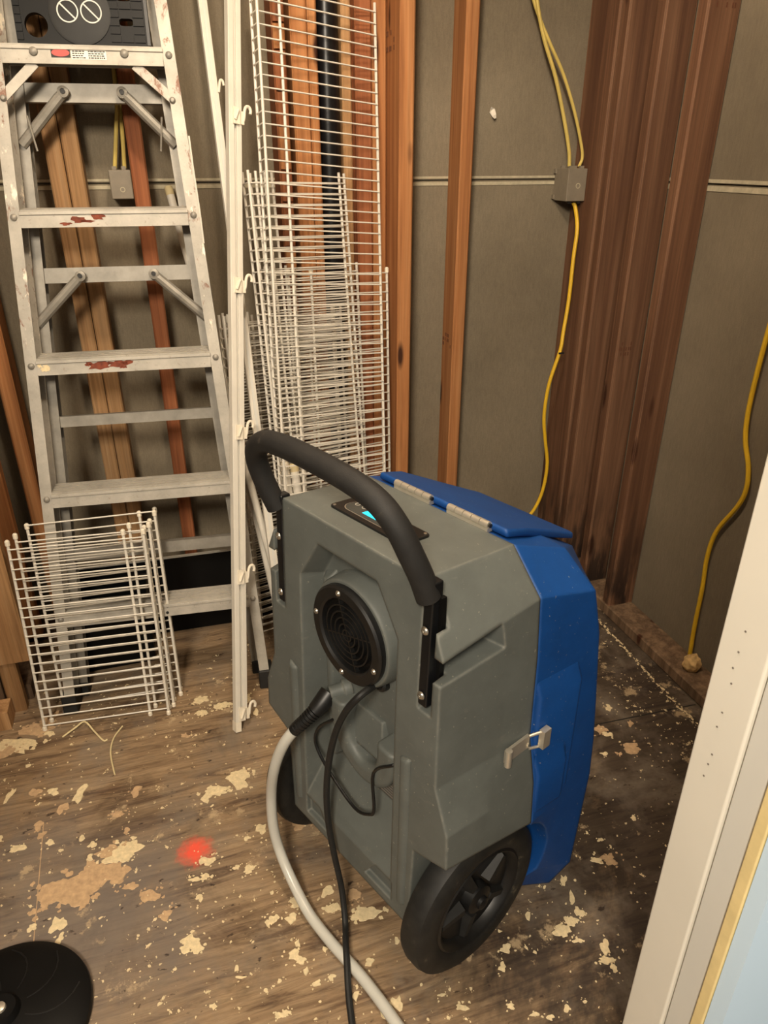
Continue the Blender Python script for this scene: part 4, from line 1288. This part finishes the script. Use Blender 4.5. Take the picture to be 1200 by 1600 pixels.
for (x, y) in ((-0.018, -0.034), (0.012, -0.034)):
    MB().box((x, y, -0.006), (x + 0.010, y + 0.008, 0.0)).build('clamp_tab', 'ink', bx)
for z in (0.010, 0.080):
    MB().box((-0.036, 0.028, z - 0.006), (-0.031, 0.039, z + 0.006)).build('nail_ear', 'grey_box', bx)
cable('electric_cable', [(1.041, 2.06, 1.90), (1.045, 2.06, 1.779), (1.062, 2.06, 1.699), (1.092, 2.06, 1.616), (1.137, 2.06, 1.528), (1.179, 2.06, 1.42), (1.203, 2.06, 1.345), (1.209, 2.06, 1.306)], 0.0052, 'pale_cable', 'pale yellow cable, left of the pair entering the outlet box top', 'yellow cables to the corner outlet box')
cable('electric_cable', [(1.028, 2.072, 1.90), (1.034, 2.072, 1.779), (1.057, 2.068, 1.699), (1.105, 2.062, 1.616), (1.160, 2.06, 1.536), (1.208, 2.06, 1.444), (1.240, 2.06, 1.364), (1.250, 2.062, 1.328), (1.242, 2.062, 1.304)], 0.0044, 'pale_cable', 'pale yellow cable bowing right before entering the outlet box', 'yellow cables to the corner outlet box')
c2 = cable('electric_cable', [(1.236, 2.062, 1.208), (1.242, 2.055, 1.190), (1.240, 2.030, 1.136), (1.232, 2.02, 1.055), (1.226, 2.01, 0.934), (1.212, 1.998, 0.837), (1.203, 1.99, 0.781), (1.176, 1.99, 0.675), (1.170, 1.99, 0.568), (1.185, 1.99, 0.477), (1.201, 1.99, 0.394), (1.195, 1.99, 0.299), (1.170, 1.99, 0.229), (1.126, 1.99, 0.173), (1.095, 1.99, 0.101), (1.08, 1.985, 0.046)], 0.0058, 'yellow_cable', 'bright yellow cable winding down from the outlet box along corner studs')
MB().box((1.196, 1.982, 0.772), (1.214, 1.986, 0.777)).build('cable_staple', 'ink', c2)
cable('electric_cable', [(1.338, 1.31, 1.40), (1.338, 1.31, 1.20), (1.338, 1.315, 1.083), (1.335, 1.321, 0.968), (1.335, 1.325, 0.854), (1.335, 1.323, 0.767), (1.335, 1.311, 0.706), (1.335, 1.284, 0.649), (1.335, 1.274, 0.593), (1.335, 1.288, 0.539), (1.335, 1.335, 0.446), (1.335, 1.347, 0.361), (1.335, 1.339, 0.264), (1.335, 1.335, 0.139), (1.333, 1.326, 0.041)], 0.0060, 'yellow_cable', 'yellow cable hanging on the right drywall beside the white jamb')
lb_ = empty('junction_box', (-0.041, 2.079, 1.236))
tag(lb_, 'small grey outlet box seen through the ladder', 'electrical box')
bevel(MB().box((-0.026, -0.044, 0.0), (0.026, 0.0395, 0.066)).build('box_shell', 'grey_box', lb_), 0.003, 2)
MB().lathe([(0.006, 0), (0.006, 0.0008), (0.0042, 0.0008), (0.0042, 0)], (0.002, -0.0442, 0.022), (0, -1, 0), 18, True).build('knockout_mark', 'paper_edge', lb_)
for x in (-0.016, 0.006):
    MB().box((x, -0.034, 0.066), (x + 0.010, -0.024, 0.074)).build('clamp_tab', 'grey_box', lb_)
cable('electric_cable', [(-0.012, 2.085, 1.90), (-0.018, 2.08, 1.62), (-0.023, 2.08, 1.461), (-0.034, 2.08, 1.393), (-0.051, 2.08, 1.306)], 0.0050, 'pale_cable', 'pale yellow cable, left of the pair seen through the ladder', 'yellow cables behind the ladder')
cable('electric_cable', [(-0.026, 2.095, 1.90), (-0.022, 2.094, 1.62), (-0.019, 2.093, 1.461), (-0.021, 2.088, 1.393), (-0.028, 2.082, 1.306)], 0.0050, 'pale_cable', 'pale yellow cable, right of the pair seen through the ladder', 'yellow cables behind the ladder')

# crumpled tan foam on the right bottom plate
bm = bmesh.new()
bmesh.ops.create_icosphere(bm, subdivisions=4, radius=1.0)
for v in bm.verts:
    n = noise.noise(v.co * 2.1) * 0.28 + noise.noise(v.co * 4.0) * 0.06
    v.co *= (1 + n)
    v.co.x *= 0.024
    v.co.y *= 0.022
    v.co.z *= 0.027
    v.co.z = max(v.co.z, -0.020)
me = bpy.data.meshes.new('foam_lump')
bm.to_mesh(me)
bm.free()
fo = link('foam_lump', me, 'foam', None, True, (1.304, 1.283, 0.0585))
tag(fo, 'tan crumpled foam lump on the right bottom plate at cable end', 'foam')
# torn paper on the drywall
pp = MB()
pp.add([(0, 0, 0), (0.008, -0.006, 0.004), (0.012, -0.010, -0.010), (0.002, -0.004, -0.016), (-0.006, -0.003, -0.006), (0.014, -0.006, -0.020), (0.006, -0.012, -0.022), (-0.004, -0.008, 0.008)], [(0, 1, 2), (0, 2, 3), (0, 3, 4), (3, 2, 5), (3, 5, 6), (0, 4, 7), (0, 7, 1)])
po_ = pp.build('paper_scrap', 'paper_white', None, False, (0.976, 2.1185, 1.448))
po_.modifiers.new('s', 'SOLIDIFY').thickness = 0.0012
apply_mods(po_)
tag(po_, 'torn white paper scrap stuck on the back drywall', 'paper scrap')

# pale strips lying on the floor
def strip(pts, label, r=0.0022):
    o = MB().tube(smooth_path([(x, y, z) for x, y, z in pts], 4), r, 6).build('cream_strip', 'thread', None, True)
    tag(o, label, 'strip', 'pale strips on the floor')
strip([(-0.372, 1.566, 0.003), (-0.342, 1.583, 0.010), (-0.318, 1.595, 0.014), (-0.295, 1.561, 0.006), (-0.272, 1.523, 0.003), (-0.262, 1.523, 0.003)], 'bent cream strip on the floor just before the cut shelves')
strip([(-0.226, 1.562, 0.003), (-0.247, 1.523, 0.003), (-0.253, 1.472, 0.003), (-0.244, 1.411, 0.003), (-0.241, 1.395, 0.003)], 'long curved cream strip on the floor, right of the bent one', 0.0020)

# round black base at the lower left corner
bd = empty('stand_base', (-0.405, 0.868, 0.0))
tag(bd, 'round black plastic base on the floor at the lower left corner', 'stand base')
MB().lathe([(0.138, 0.0), (0.140, 0.006), (0.138, 0.014), (0.120, 0.024), (0.070, 0.034), (0.030, 0.038), (0.024, 0.050), (0.0, 0.050)], (0, 0, 0), (0, 0, 1), 72).build('base_dome', 'dark_void', bd, True)
for k in range(9):
    a = R(20 + 40 * k)
    pts = []
    for i in range(8):
        t = i / 7
        rr2 = 0.040 + 0.082 * t
        zz = (0.0372 - 0.0035 * (rr2 - 0.03) / 0.04) if rr2 < 0.07 else (0.0340 - 0.010 * (rr2 - 0.07) / 0.05)
        an = a + 0.55 * t * t
        pts.append((rr2 * math.cos(an), rr2 * math.sin(an), zz))
    MB().tube(pts, 0.0014, 6).build('vane', 'black_plastic', bd, True)
MB().lathe([(0.010, 0.050), (0.009, 0.054), (0.004, 0.056), (0, 0.056)], (0, 0, 0), (0, 0, 1), 16).build('centre_screw', 'chrome', bd, True)
